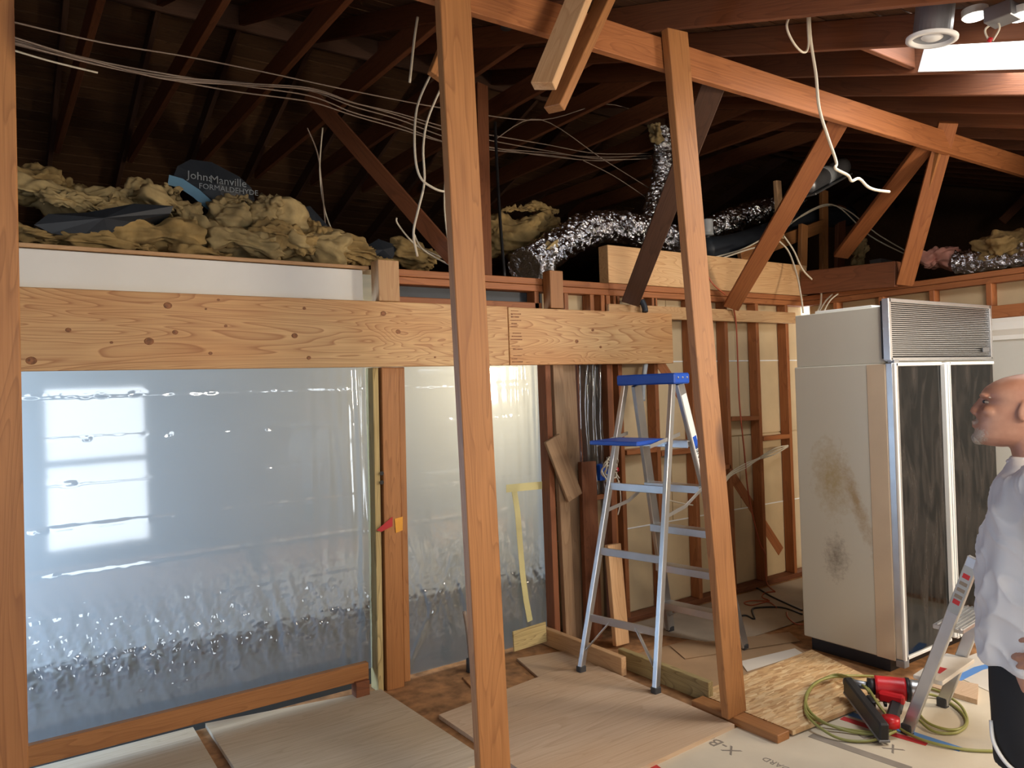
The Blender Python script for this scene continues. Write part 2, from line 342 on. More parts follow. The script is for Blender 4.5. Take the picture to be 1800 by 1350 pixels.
# front wall behind the viewpoint with its window opening
wf = struct(empty('wall_front', (0, -1.0, 0)))
for lo, hi in (((-2.6, -1.1, 0), (.45, -.98, 2.2)), ((1.52, -1.1, 0), (7.0, -.98, 2.2)), ((.45, -1.1, 0), (1.52, -.98, .16)), ((.45, -1.1, 1.98), (1.52, -.98, 2.2))):
    box('wall_panel', lo, hi, 'brownwall', wf, 0)
w1 = struct(empty('window_1', (.98, -1.02, .16)))
for lo, hi in (((.45, -1.06, .16), (.50, -1.0, 1.98)), ((1.47, -1.06, .16), (1.52, -1.0, 1.98)), ((.5, -1.06, .16), (1.47, -1.0, .21)), ((.5, -1.06, 1.93), (1.47, -1.0, 1.98)), ((.5, -1.06, 1.06), (1.47, -1.0, 1.13))):
    box('window_frame', lo, hi, 'white', w1)
# rear room seen through the film
struct(box('wall_far', (-2.6, 6.0, 0), (4.3, 6.1, 2.43), 'greyp', None, 0))
struct(box('wall_rear_right', (4.2, 4.25, 0), (4.3, 6.0, 2.43), 'greyp', None, 0))
# attic deck above the rooms behind and beside
struct(box('ceiling', (-2.7, 4.16, 2.40), (12.0, 13.2, 2.43), 'dry', None, 0))
struct(box('ceiling', (6.02, -1.1, 2.40), (12.0, 4.16, 2.43), 'dry', None, 0))
# gable ends closing the attic
for nm, x in (('wall_gable_left', -2.75), ('wall_gable_right', 12.0)):
    struct(prism(nm, [(-1.1, 2.2), (13.2, 2.2), (13.2, 2.7), (6.3, 5.2), (-1.1, 2.75)], 'x', x, x+.05, 'roofb'))
struct(box('wall_eave', (-2.7, 13.2, 2.2), (12.0, 13.25, 2.9), 'roofb', None, 0))

# ------------------------------------------------------------------ rear stud wall
wb = struct(box('wall_back', (3.12, 4.158, 0), (6.05, 4.19, 2.43), 'dry', None, 0))
zs = [0.04, 0.65, 1.25, 1.87, 2.43]
for i in range(4):
    xs = [3.13, 4.32, 5.12, 6.0] if i % 2 else [3.13, 3.75, 4.9, 6.0]
    for xa, xb in zip(xs, xs[1:]):
        box('gypsum_panel', (xa+.003, 4.145-random.random()*.003, zs[i]+.004), (xb-.003, 4.158, zs[i+1]-.004), 'dry', wb, .002)
for z in (.65, 1.87): box('mud_joint', (3.13, 4.141, z-.005), (6.0, 4.147, z+.005), 'white', wb, .001)
for x in (3.67, 3.76, 4.12, 4.52, 4.92, 5.31, 5.71):
    board('stud', (x-.019, YW+.045, .04), (x-.019, YW+.045, 2.34), .089, .038, Y_, 'firr', wb)
for z0 in (2.34, 2.385):
    board('top_plate', (1.98, YW+.045, z0+.021), (3.66, YW+.045, z0+.021), .089, .042, Y_, 'firr', wb)
    board('top_plate', (3.66, YW+.045, z0+.021), (6.0, YW+.045, z0+.021), .089, .042, Y_, 'firr', wb)
board('bottom_plate', (3.12, YW+.05, .02), (6.0, YW+.05, .02), .1, .038, Y_, 'fird', wb)
board('sill_plate', (1.99, YW+.045, 2.245), (3.06, YW+.045, 2.245), .089, .04, Y_, 'firr', wb)
for x in (1.99, 3.02, 3.27, 3.50, 3.60, 3.72, 3.98, 4.12):
    board('cripple_stud', (x, YW+.045, 2.2), (x, YW+.045, 2.34), .089, .036, Y_, 'firr', wb)
board('dark_backing', (2.0, YW+.1, 2.3), (3.9, YW+.1, 2.3), .12, .01, Z_, 'kraft', wb)
board('ledger', (3.62, YW-.02, 2.228), (5.76, YW-.02, 2.228), .095, .036, Z_, 'lvl', wb)
for a, b in (((3.78, 1.215), (4.08, 1.215)), ((4.13, 1.18), (4.49, 1.18)), ((4.93, 1.40), (5.28, 1.39)), ((5.32, 1.215), (5.68, 1.215)), ((4.5, 1.02), (4.9, 1.02)), ((3.12, .92), (3.63, .93))):
    board('fire_block', (a[0], YW+.045, a[1]), (b[0], YW+.045, b[1]), .089, .036, Y_, 'firr', wb)
board('diagonal_brace', (4.2, YW+.1, 1.9), (5.62, YW+.1, .22), .09, .02, Z_+X_, 'firr', wb)
# stud bay near the opening
for x, m_ in ((3.045, 'fird'), (3.10, 'fird')):
    pass
# right-hand wall: framing above, painted drywall with crown below
wr = struct(box('wall_right', (6.02, -1.0, 0), (6.08, 4.05, 2.34), 'dry', None, 0))
for z0 in (2.34, 2.385): board('top_plate', (5.98, -1.0, z0+.021), (5.98, 4.05, z0+.021), .089, .042, X_, 'firr', wr)
for y in (3.75, 3.35, 2.95, 2.55, 2.15, 1.75): board('stud', (5.98, y, 1.95), (5.98, y, 2.34), .089, .038, X_, 'firr', wr)
board('header_strip', (5.93, -1.0, 2.13), (5.93, 3.4, 2.13), .09, .03, Z_, 'firr', wr)
box('painted_panel', (5.92, -1.0, 0), (5.95, 3.3, 2.08), 'greyp', wr, .002)
t1 = struct(prism('trim_1', [(5.92, 1.93), (5.905, 1.93), (5.90, 1.96), (5.87, 2.0), (5.86, 2.05), (5.85, 2.08), (5.92, 2.08)], 'y', -1.0, 3.3, 'white'))

# ------------------------------------------------------------------ roof
S = 1/3; TH = math.atan(S)
def zf(y): return 4.03+S*(y-4.2)
def zr(y): return zf(6.3)-S*(y-6.3)
roof = struct(empty('ceiling_roof', (0, 6.3, zf(6.3)))); roof.name = 'ceiling_roof'
RX = [.57+.61*k for k in range(-5, 19)]
nrm_f = Vector((0, -S, 1)).normalized(); nrm_r = Vector((0, S, 1)).normalized()
for x in RX:
    for z_, n_, ya, yb in ((zf, nrm_f, -1.1, 6.3), (zr, nrm_r, 6.3, 13.2)):
        a = Vector((x, ya, z_(ya)))+n_*.07; b = Vector((x, yb, z_(yb)))+n_*.07
        board('rafter', a, b, .14, .04, n_, 'fird' if z_ is zf else 'firk', roof, .002)
ridge = board('ridge_board', (-2.7, 6.3, zf(6.3)+.06), (12, 6.3, zf(6.3)+.06), .2, .03, Z_, 'firk', roof)
for x in RX[4:16]:
    board('collar_tie', (x+.043, 4.15, 4.115), (x+.043, 8.2, 4.115), .17, .045, Z_, 'fird', roof)
# roof boards: shared meshes
bw = .15
def board_mesh(L):
    bm = box_bm(L, bw-.012, .02, .002); me = bpy.data.meshes.new('roof_board'); bm.to_mesh(me); bm.free(); me.materials.append(M['roofb']); return me
BM = {}
def roof_board(xa, xb, y, z_, n_, slope):
    L = round(xb-xa, 3)
    if L not in BM: BM[L] = board_mesh(L)
    o = bpy.data.objects.new('roof_board', BM[L])
    link(o, roof, None, Matrix.Translation(Vector(((xa+xb)/2, y, z_(y)))+n_*(.151+random.random()*.004)) @ Matrix.Rotation(math.atan(slope), 4, 'X'))
ny = int((6.3+1.1)/(bw*math.cos(TH)))
for i in range(ny):
    y = -1.1+(i+.5)*bw*math.cos(TH)
    if .55 < y < 2.13: roof_board(-2.7, 3.64, y, zf, nrm_f, S); roof_board(4.82, 12, y, zf, nrm_f, S)
    else:
        j = (2.4, 4.84, 6.67)[i % 3]
        roof_board(-2.7, j, y, zf, nrm_f, S); roof_board(j, 12, y, zf, nrm_f, S)
for i in range(int((13.2-6.3)/(bw*math.cos(TH)))):
    y = 6.36+(i+.5)*bw*math.cos(TH); j = (1.18, 4.23, 2.4)[i % 3]
    roof_board(-2.7, j, y, zr, nrm_r, -S); roof_board(j, 12, y, zr, nrm_r, -S)
# continuous underlay over the boards, open at the skylight
def slab(name, xa, xb, ya, yb, z_, n_):
    V = []
    for o_ in (.168, .18):
        for x, y in ((xa, ya), (xb, ya), (xb, yb), (xa, yb)): V.append(Vector((x, y, z_(y)))+n_*o_)
    mesh(name, V, [(0,1,2,3), (4,5,6,7), (0,1,5,4), (1,2,6,5), (2,3,7,6), (3,0,4,7)], 'kraft', roof)
slab('underlay', -2.8, 12.1, -1.2, .55, zf, nrm_f); slab('underlay', -2.8, 12.1, 2.13, 6.35, zf, nrm_f)
slab('underlay', -2.8, 3.64, .55, 2.13, zf, nrm_f); slab('underlay', 4.82, 12.1, .55, 2.13, zf, nrm_f); slab('underlay', -2.8, 12.1, 6.25, 13.3, zr, nrm_r)
# white lining of the skylight shaft
sk = empty('skylight', (4.23, 1.2, 3.1), 'bright white skylight shaft between the rafters at upper right', 'skylight')
a = Vector((4.203, .6, zf(.6)))+nrm_f*.1; b = Vector((4.203, 2.12, zf(2.12)))+nrm_f*.1
board('shaft_panel', a, b, .19, .008, nrm_f, 'white', sk)
box('header', (3.645, 2.13, zf(2.13)+.03), (4.205, 2.16, zf(2.13)+.15), 'fird', sk)
# purlin, posts, struts
tag(board('roof_purlin', (-.6, 2.60, 3.295), (8.2, 2.60, 3.295), .15, .04, Z_, 'firr'), 'long reddish fir purlin running diagonally under the rafters at top right', 'beam')
def post(a, b, label, w=.14, t=.045):
    return tag(board('wood_post', a, b, w, t, X_, 'fir'), label, 'post')
post((.0, 2.545, 0), (.03, 2.545, 3.37), 'brown wooden post at the far left edge of the picture')
post((1.61, 2.545, 0), (1.535, 2.545, 3.37), 'tall wooden post in the centre, in front of the long beam')
post((3.04, 2.55, .042), (2.785, 2.55, 3.40), 'tall leaning wooden post right of the stepladder')
WS = _r-_f*.45
def strut(p0, p1, w, t, wd, label, mat='firr'): return tag(board('roof_strut', p0, p1, w, t, wd, mat), label, 'strut')
strut(at(1108, 532, y=3.98), at(1258, 140, y=2.68), .125, .04, WS, 'dark diagonal roof strut just left of the leaning post', 'firk')
strut(at(1285, 540, y=3.98), at(1478, 205, y=2.68), .125, .04, WS, 'reddish diagonal strut crossing the upper header, right of the leaning post')
strut(at(1478, 450, y=3.85), at(1632, 250, y=2.68), .125, .04, WS, 'reddish diagonal strut rising over the corner right of the wires')
strut(at(1590, 500, x=5.92), at(1667, 215, y=2.55), .12, .04, WS, 'steep reddish strut standing on the top plate above the refrigerator')
board('cleat', at(1622, 375, y=2.88), at(1655, 255, y=2.62), .05, .03, X_, 'fir', None)
tag(bpy.data.objects['cleat'], 'short cleat nailed beside the steep strut above the refrigerator', 'cleat')
strut(at(798, 455, y=4.0), at(545, 165, y=5.0), .10, .04, WS, 'thin diagonal strut behind the centre post, sloping up to the left', 'fird')
strut(at(852, 485, y=4.1), at(846, 150, y=4.6), .09, .04, X_, 'dark upright attic post just right of the centre post', 'fird')
strut(at(955, 152, y=2.40), at(1033, -40, y=2.40), .10, .045, WS, 'sawn-off board hanging from the roof, the paler one at top centre', 'new')
strut(at(974, 192, y=2.47), at(1068, -10, y=2.47), .09, .04, _r-_f*.9, 'sawn-off darker board hanging behind the paler one at top centre', 'fir')
strut(at(768, 138, y=3.0), at(835, -30, y=3.0), .09, .04, X_, 'sawn-off board hanging behind the top of the centre post', 'fir')
# upper header on the top plate and the long beam
tag(board('upper_header', (3.66, YW+.05, 2.565), (6.0, YW+.05, 2.565), .27, .1, Z_, 'lvl'), 'thick pale header with bold grain lying on the top plate', 'beam')
tag(board('corner_header', (5.93, 4.04, 2.54), (5.93, 3.2, 2.5), .2, .09, Z_, 'fird'), 'dark old header end behind the cables in the right corner', 'beam')
lb = empty('long_beam', (2.1, 3.98, 1.85), 'long knotty new plywood-faced beam spanning above the plastic sheets', 'beam')
board('beam_ply', (-.35, 3.985, 2.035), (2.72, 3.985, 2.035), .37, .05, Z_, 'beam', lb)
board('beam_ply', (2.726, 3.985, 2.033), (4.19, 3.985, 2.033), .366, .05, Z_, 'beam', lb)
for px, py, r_ in ((295,537,.016), (262,600,.018), (308,584,.011), (55,634,.018), (120,580,.010), (518,590,.014), (543,629,.010), (397,573,.007), (370,621,.008), (535,542,.008), (674,551,.014), (700,583,.013), (765,628,.006), (1014,600,.013), (1042,580,.010), (1056,610,.009), (900,552,.006), (196,602,.006), (384,527,.006), (362,543,.005)):
    bm = bmesh.new(); bmesh.ops.create_cone(bm, cap_ends=True, segments=14, radius1=r_, radius2=r_*.85, depth=.003, matrix=Matrix.Rotation(math.pi/2, 4, 'X') @ Matrix.Diagonal((1.25, 1, 1, 1))); bm_obj('knot', bm, 'knot', lb, Matrix.Translation(at(px, py, y=3.959)))
for k in range(17):
    z = 1.86+.345*(k+.5)/17
    if k in (3, 6, 10): continue
    box('saw_cut', (2.735+random.uniform(0, .02), 3.957, z-.003), (2.775+random.uniform(0, .05), 3.961, z+random.uniform(.001, .005)), 'knot', lb, 0)
tag(board('painted_header', (-.35, 4.1, 2.315), (1.80, 4.1, 2.315), .19, .05, Z_, 'white'), 'white painted header strip above the left end of the long beam', 'beam')
tag(board('ceiling_edge', (-.35, 4.11, 2.425), (1.84, 4.11, 2.425), .08, .02, Y_, 'new'), 'thin split wood edge running on top of the white painted header', 'trim')
tag(board('wood_block', (1.905, 4.0, 2.222), (1.905, 4.0, 2.455), .13, .10, X_, 'new'), 'pale block standing on the beam beside the white header', 'block')
tag(board('wood_block', (3.12, 4.0, 2.222), (3.12, 4.0, 2.47), .11, .08, X_, 'fir'), 'brown block standing on the beam right of the centre post', 'block')
# post between the two sheets
wp = empty('wall_post', (1.9, 4.08, 0), 'old knotty wall post between the two plastic sheets, with red and orange stickers', 'post')
board('post_core', (1.905, 4.085, 0), (1.935, 4.085, 1.85), .11, .1, X_, 'fir', wp)
board('pale_side_board', (1.82, 4.1, 0), (1.85, 4.1, 1.85), .035, .1, X_, 'treated', wp)
board('side_stud', (1.985, 4.09, .02), (2.012, 4.09, 1.85), .04, .09, X_, 'fir', wp)
mesh('red_sticker', [at(662,932,y=4.025), at(690,908,y=4.025), at(690,925,y=4.025), at(670,935,y=4.025)], [(0,1,2,3)], 'rtape', wp)
mesh('orange_sticker', [at(694,912,y=4.03), at(708,908,y=4.03), at(708,932,y=4.03), at(696,937,y=4.03)], [(0,1,2,3)], plain('orange_sticker', lin(240,170,60)), wp)
for py in (832, 848):
    p = at(671, py, y=4.033); bm = bmesh.new(); bmesh.ops.create_cone(bm, cap_ends=True, segments=12, radius1=.012, radius2=.012, depth=.004, matrix=Matrix.Rotation(math.pi/2, 4, 'X')); bm_obj('bolt_hole', bm, 'black', wp, Matrix.Translation(p))
# ------------------------------------------------------------------ plastic sheets
def film(name, x0, x1, z0, z1, y, nu, nv, seed, label, slack):
    def fn(u, v):
        x = x0+(x1-x0)*u; z = z0+(z1-z0)*v
        w = 0.0
        fold = (z*1.0) % .205
        w += .0019*math.exp(-((fold-.1)/.008)**2)*(.3+mn.noise(Vector((x*14,z*30,seed)))**2*4)                                   # packing creases
        lo = math.exp(-((z-.48)/.20)**2)
        w += lo*.016*mn.noise(Vector((x*15+z*4+seed, z*2.2, seed)))                        # slack, crumpled belly
        w += lo*.009*mn.noise(Vector((x*26+z*8, z*14, seed)))
        w += lo*.006*mn.noise(Vector((x*60, z*48, seed+3)))
        ed = math.exp(-((x1-x)/.22)**2)
        w += ed*.012*mn.noise(Vector((x*24+seed, z*1.3, 2+seed)))                    # gathers by the post
        w += .012*slack*mn.noise(Vector((x*1.4, z*1.2, seed+5)))
        if x-x0 < .5: w += .008*math.exp(-(((x-x0)-(z-.05)*.55)/.02)**2)*(1 if z < .7 else 0)
        return Vector((x, y+w-.012*math.sin(math.pi*v)*slack, z))
    return tag(grid(name, fn, nu, nv, 'film'), label, 'plastic sheet')
film('plastic_sheet', -.25, 1.815, .12, 1.86, 4.125, 260, 200, 1.0, 'large translucent plastic sheet left of the wall post', .22)
film('plastic_sheet', 2.025, 3.07, .02, 1.86, 4.13, 150, 180, 7.0, 'narrower translucent plastic sheet behind the centre post', .4)
tp = empty('masking_tape', at(905, 860, y=4.11), 'pale masking tape strips on the narrower plastic sheet', 'tape')
def strip(name, pts, w, y, mat, parent):
    P = [at(a, b, y=y) for a, b in pts]; V = []; F = []
    for i, p in enumerate(P):
        d = (P[min(i+1, len(P)-1)]-P[max(i-1, 0)]).normalized(); s = d.cross(Y_).normalized()
        V += [p+s*w/2, p-s*w/2, p+s*w/2+Y_*.002, p-s*w/2+Y_*.002]
    for i in range(len(P)-1):
        k = 4*i; F += [(k, k+1, k+5, k+4), (k+2, k+3, k+7, k+6), (k, k+2, k+6, k+4), (k+1, k+3, k+7, k+5)]
    return mesh(name, V, F, mat, parent)
strip('tape_strip', [(890,859), (920,856), (953,853)], .05, 4.09, 'tape', tp)
strip('tape_strip', [(904,862), (910,900), (914,950), (919,1010), (925,1055), (932,1092)], .042, 4.095, 'tape', tp)
# hanging plastic strip between the boards
def fn(u, v):
    x = 3.37+.20*u; z = .95+.93*v
    return Vector((x, 4.05+.018*math.sin(u*19+2*math.sin(v*3))+.01*mn.noise(Vector((u*5, v*4, 2))), z))
tag(grid('plastic_strip', fn, 40, 30, 'film'), 'crumpled strip of plastic hanging between boards behind the stepladder', 'plastic sheet')
# boards leaning by the opening
def stand(x0, z0, x1, z1, y0, y1, w, mat, label, t=.04): return tag(board('loose_board', (x0, y0, z0), (x1, y1, z1), w, t, X_, mat), label, 'board')
stand(3.075, .0, 3.065, 1.86, 4.06, 4.06, .045, 'fird', 'narrow dark stud at the right edge of the narrower plastic sheet', .09)
stand(3.16, .0, 3.14, 1.86, 4.0, 4.02, .085, 'greyw', 'tall pale board standing beside the narrower plastic sheet')
stand(3.27, .0, 3.255, 1.86, 4.03, 4.06, .13, 'greyw', 'wide grey-brown board standing behind the slanting offcut')
stand(3.42, .0, 3.385, 1.86, 4.07, 4.09, .05, 'fird', 'reddish narrow board left of the hanging plastic strip')
stand(3.33, .0, 3.36, 1.19, 3.96, 4.0, .13, 'fird', 'waist-high brown board behind the front legs of the stepladder')
tag(board('loose_board', at(970, 770, y=3.967), at(1010, 875, y=3.955), .13, .025, X_, 'greyw'), 'short grey offcut slanting across the standing boards', 'board')
stand(3.60, .0, 3.605, 1.86, 4.06, 4.06, .04, 'fird', 'dark stud directly left of the ladder wires', .09)
tag(board('loose_board', (3.36, 3.72, .02), (3.37, 3.78, .66), .115, .038, X_, 'new'), 'short pale plank standing behind the lower ladder rail', 'board')
# floor plates
tag(board('floor_plate', at(950, 1113, z=.06), at(1097, 1172, z=.06), .11, .04, Z_, 'new'), 'pinkish board on edge on the floor left of the ladder foot', 'board')
tag(board('floor_plate', (3.135, 3.48, .055), (3.135, 2.78, .055), .11, .04, Z_, 'treated'), 'greenish treated board on edge running from the ladder to the leaning post', 'board')
tag(board('floor_plate', (3.05, 2.80, .022), (3.05, 2.27, .022), .09, .04, X_, 'fir'), 'flat fir plate under the foot of the leaning post', 'board')
tag(board('sill_board', (-.3, 4.03, .155), (1.74, 4.05, .145), .095, .04, Z_, 'fir'), 'long fir board along the bottom of the large plastic sheet', 'board')
for x, lb_ in ((-.2, 'hidden shim under the left end of the sill board'), (1.65, 'small shim under the right end of the sill board')):
    tag(box('shim', (x, 4.0, 0), (x+.08, 4.07, .105), 'fird'), lb_, 'shim')
# small ply flap at sheet bottom
tag(board('ply_offcut', at(902, 1128, y=4.04), at(960, 1110, y=4.04), .13, .012, Z_, 'treated'), 'small tan offcut leaning under the masking tape', 'board')
# ------------------------------------------------------------------ sheets on the floor
def sheet(name, pts, z, t, mat, label, cat='sheet'):
    c = Vector((sum(p[0] for p in pts)/len(pts), sum(p[1] for p in pts)/len(pts), z))
    bm = bmesh.new(); A = [bm.verts.new((p[0]-c.x, p[1]-c.y, t)) for p in pts]; B = [bm.verts.new((p[0]-c.x, p[1]-c.y, 0)) for p in pts]; n = len(pts)
    bm.faces.new(A); bm.faces.new(B[::-1])
    for i in range(n): bm.faces.new((A[i], B[i], B[(i+1) % n], A[(i+1) % n]))
    return tag(bm_obj(name, bm, mat, None, Matrix.Translation(c)), label, cat)
sheet('plywood_sheet', [(-.4, 2.9), (.82, 2.9), (.84, 4.2), (-.4, 4.22)], .002, .02, 'ply2', 'pale plywood sheet on the floor at lower left, left of the gap')
sheet('plywood_sheet', [(.885, 2.95), (1.84, 2.95), (1.81, 4.03), (.90, 4.2)], .002, .022, 'ply2', 'pale plywood sheet on the floor in front of the wall post')
sheet('plywood_sheet', [(1.90, 2.46), (2.98, 2.50), (2.99, 3.52), (2.70, 3.62), (1.90, 3.52)], .002, .022, 'ply', 'large plywood sheet under the front feet of the stepladder')
sheet('plywood_sheet', [(2.62, 3.63), (2.99, 3.54), (3.06, 3.86), (2.70, 3.96)], .002, .014, 'ply', 'small plywood piece on the floor beneath the masking tape', 'sheet')
sheet('particle_board', [(2.2, 3.56), (2.58, 3.64), (2.66, 3.95), (2.28, 3.92)], .0015, .01, 'dust', 'dusty particle board piece behind the centre post base')
sheet('strand_board', [(3.12, 2.27), (3.95, 2.22), (4.16, 2.87), (3.12, 2.86)], .012, .02, 'osb', 'strand board panel on the floor beside the leaning post')
sheet('floor_protection', [(1.6, .6), (5.8, .6), (5.8, 2.28), (3.9, 2.2), (3.1, 2.5), (1.6, 2.5)], .0012, .002, 'board', 'beige printed floor protection board in the foreground', 'floor covering')
sheet('floor_paper', [(3.14, 2.88), (4.15, 2.89), (4.3, 3.2), (4.2, 3.5), (3.16, 3.58)], .001, .003, 'paper', 'brown floor paper under the rear ladder feet', 'floor covering')
sheet('floor_paper', [(3.9, 3.3), (5.9, 3.3), (5.9, 4.0), (3.6, 4.02)], .0045, .003, 'gpaper', 'pale grey floor paper by the stud wall base', 'floor covering')
sheet('floor_paper', [(3.62, 2.93), (4.12, 2.90), (4.16, 2.99), (3.72, 3.06)], .0065, .002, 'wpaper', 'white paper strip on the floor right of the leaning post', 'floor covering')
sheet('floor_paper', [(3.5, 3.30), (4.3, 3.05), (4.4, 3.2), (3.6, 3.52)], .008, .002, 'paper', 'cardboard flap with torn edge behind the ladder', 'floor covering')
sheet('floor_paper', [(4.2, 1.55), (5.6, 1.3), (5.7, 2.2), (4.5, 2.28)], .004, .002, 'wpaper', 'white paper on the floor in front of the refrigerator', 'floor covering')
def ftape(pts, w, mat, label, z=.0036):
    P = [at(a, b, z=z) for a, b in pts]; V = []; F = []
    for i, p in enumerate(P):
        d = (P[min(i+1, len(P)-1)]-P[max(i-1, 0)]).normalized(); s = d.cross(Z_).normalized()*w/2
        V += [p+s, p-s, p+s+Z_*.0008, p-s+Z_*.0008]
    for i in range(len(P)-1):
        k = 4*i; F += [(k, k+1, k+5, k+4), (k+2, k+3, k+7, k+6), (k, k+2, k+6, k+4), (k+1, k+3, k+7, k+5)]
    return tag(mesh('floor_tape', V, F, mat), label, 'tape')
ftape([(1480,1262), (1560,1288), (1630,1308)], .045, 'rtape', 'red tape strip on the floor under the nail gun')
ftape([(1495,1255), (1580,1282), (1690,1318)], .05, 'btape', 'blue tape strip beside the red one under the nail gun', .004)
ftape([(1120,1332), (1150,1348), (1180,1370)], .04, 'rtape', 'red tape strip at the bottom edge beside the large plywood sheet')
ftape([(1105,1337), (1130,1350), (1150,1365)], .03, 'btape', 'blue tape strip at the bottom edge beside the large plywood sheet', .0042)
ftape([(1680,1195), (1720,1175), (1760,1165)], .05, 'btape', 'blue tape on the floor behind the small ladder', .0065)
ftape([(1425,1292), (1500,1318), (1600,1352)], .05, 'greyprint', 'grey-brown tape seam across the floor protection board')
def ftext(s, px, py, size, dx, dy, label):
    p = at(px, py, z=.0037); q = at(px+dx, py+dy, z=.0037); a = math.atan2(q.y-p.y, q.x-p.x)
    return tag(text('floor_print', s, size, Matrix.Translation(p) @ Matrix.Rotation(a, 4, 'Z'), 'greyprint'), label, 'print')
ftext('X-BD', 1263, 1307, .10, -20, -10, 'grey lettering printed on the floor board near the flat plate')
ftext('X-BD', 1545, 1303, .10, -20, -10, 'grey lettering printed on the floor board beneath the hose coil')
ftext('BOARD', 1370, 1345, .05, -20, -9, 'small grey lettering at the bottom edge of the floor board')
# ------------------------------------------------------------------ step ladder
def ladder():
    t = empty('step_ladder', (3.37, 3.37, 0), 'tall aluminium stepladder with blue top and folded-out blue pail shelf', 'ladder')
    F1, F2, S1, S2 = Vector((2.855,3.516,.045)), Vector((2.965,3.016,.045)), Vector((3.833,3.742,.025)), Vector((3.92,3.19,.025))
    sp = Vector((.979,.204,0)); wd = Vector((-.204,.979,0)); top = Vector((3.375,3.37,1.70))
    tF1, tF2 = top-sp*.05+wd*.17, top-sp*.05-wd*.17; tS1, tS2 = top+sp*.05+wd*.155, top+sp*.05-wd*.155
    for a, b, w in ((F1, tF1, .042), (F2, tF2, .042), (S1, tS1, .075), (S2, tS2, .075)):
        r = board('rail', a, b, w, .028, sp, 'alu', t, .003)
        board('rail_flange', a+wd*.012, b+wd*.012, w*.25, .012, sp, 'alu', r, .002)
        f = box('foot', a-Vector((.024,.02,.043 if a.z > .03 else .023)), a+Vector((.024,.02,.012)), 'rubber', t, .004)
    lerp = lambda a, b, k: a+(b-a)*k
    for k in (.17, .40, .63):
        board('brace_bar', lerp(F1, tF1, k), lerp(F2, tF2, k), .045, .012, Z_, 'alu', t, .002)
    for k in (.12, .285, .45, .62, .79):
        a, b = lerp(S1, tS1, k), lerp(S2, tS2, k); tr = board('tread', a-sp*.02, b-sp*.02, .085, .008, sp, 'alu', t, .001)
        board('tread_lip', a-sp*.062-Z_*.018, b-sp*.062-Z_*.018, .045, .006, Z_, 'alu', tr, .001)
        board('tread_lip', a+sp*.02-Z_*.018, b+sp*.02-Z_*.018, .045, .006, Z_, 'alu', tr, .001)
    for A, B, TA, TB, k in ((F1, F2, tF1, tF2, .17), (S1, S2, tS1, tS2, .12)):
        m_ = (lerp(A, TA, k)+lerp(B, TB, k))/2
        for P, T, s in ((A, TA, 1), (B, TB, -1)): board('knee_brace', lerp(P, T, .05), m_+wd*s*.09, .022, .006, sp, 'alu', t, .001)
    c = board('top_cap', top+wd*.21+Z_*.03, top-wd*.21+Z_*.03, .17, .065, sp, 'blue', t, .008)
    for s in (-1, 1):
        for q in (-.05, 0, .05):
            p = top+wd*s*.211+sp*q+Z_*.035; bm = bmesh.new(); bmesh.ops.create_uvsphere(bm, u_segments=8, v_segments=5, radius=.007); bm_obj('rivet', bm, 'alu', c, Matrix.Translation(p))
    sh = lerp(F1, tF1, .80); sh2 = lerp(F2, tF2, .80)
    s_ = board('pail_shelf', sh-sp*.15-wd*.02, sh2-sp*.15+wd*.02, .30, .025, sp, 'blue', t, .005)
    board('shelf_frame', sh-sp*.02-Z_*.02, sh2-sp*.02-Z_*.02, .03, .012, Z_, 'alu', s_, .002)
    for P in (sh, sh2): board('shelf_arm', P-sp*.2-Z_*.02, P+sp*.12+Z_*.03, .022, .005, Z_, 'alu', s_, .001)
    for A, TA, B, TB in ((F1, tF1, S1, tS1), (F2, tF2, S2, tS2)):
        a, b = lerp(A, TA, .54), lerp(B, TB, .62); m_ = (a+b)/2-Z_*.03
        board('spreader', a, m_, .022, .005, Z_, 'alu', t, .001); board('spreader', m_, b, .022, .005, Z_, 'alu', t, .001)
    a, b = lerp(S2, tS2, .64)-wd*.014, lerp(S2, tS2, .96)-wd*.014
    st = board('sticker', a, b, .058, .002, sp, 'white', t, 0)
    board('blue_print', lerp(a, b, .38)-wd*.002, lerp(a, b, .52)-wd*.002, .04, .002, sp, 'blue', st, 0)
    fr = frame(lerp(a, b, .12), lerp(a, b, .36), sp); fr.translation = lerp(a, b, .26)-wd*.003
    text('lettering', 'WERNER', .045, fr @ Matrix.Rotation(math.pi, 4, 'X') @ Matrix.Rotation(0, 4, 'Z'), 'kraft', st)
    return t
ladder()
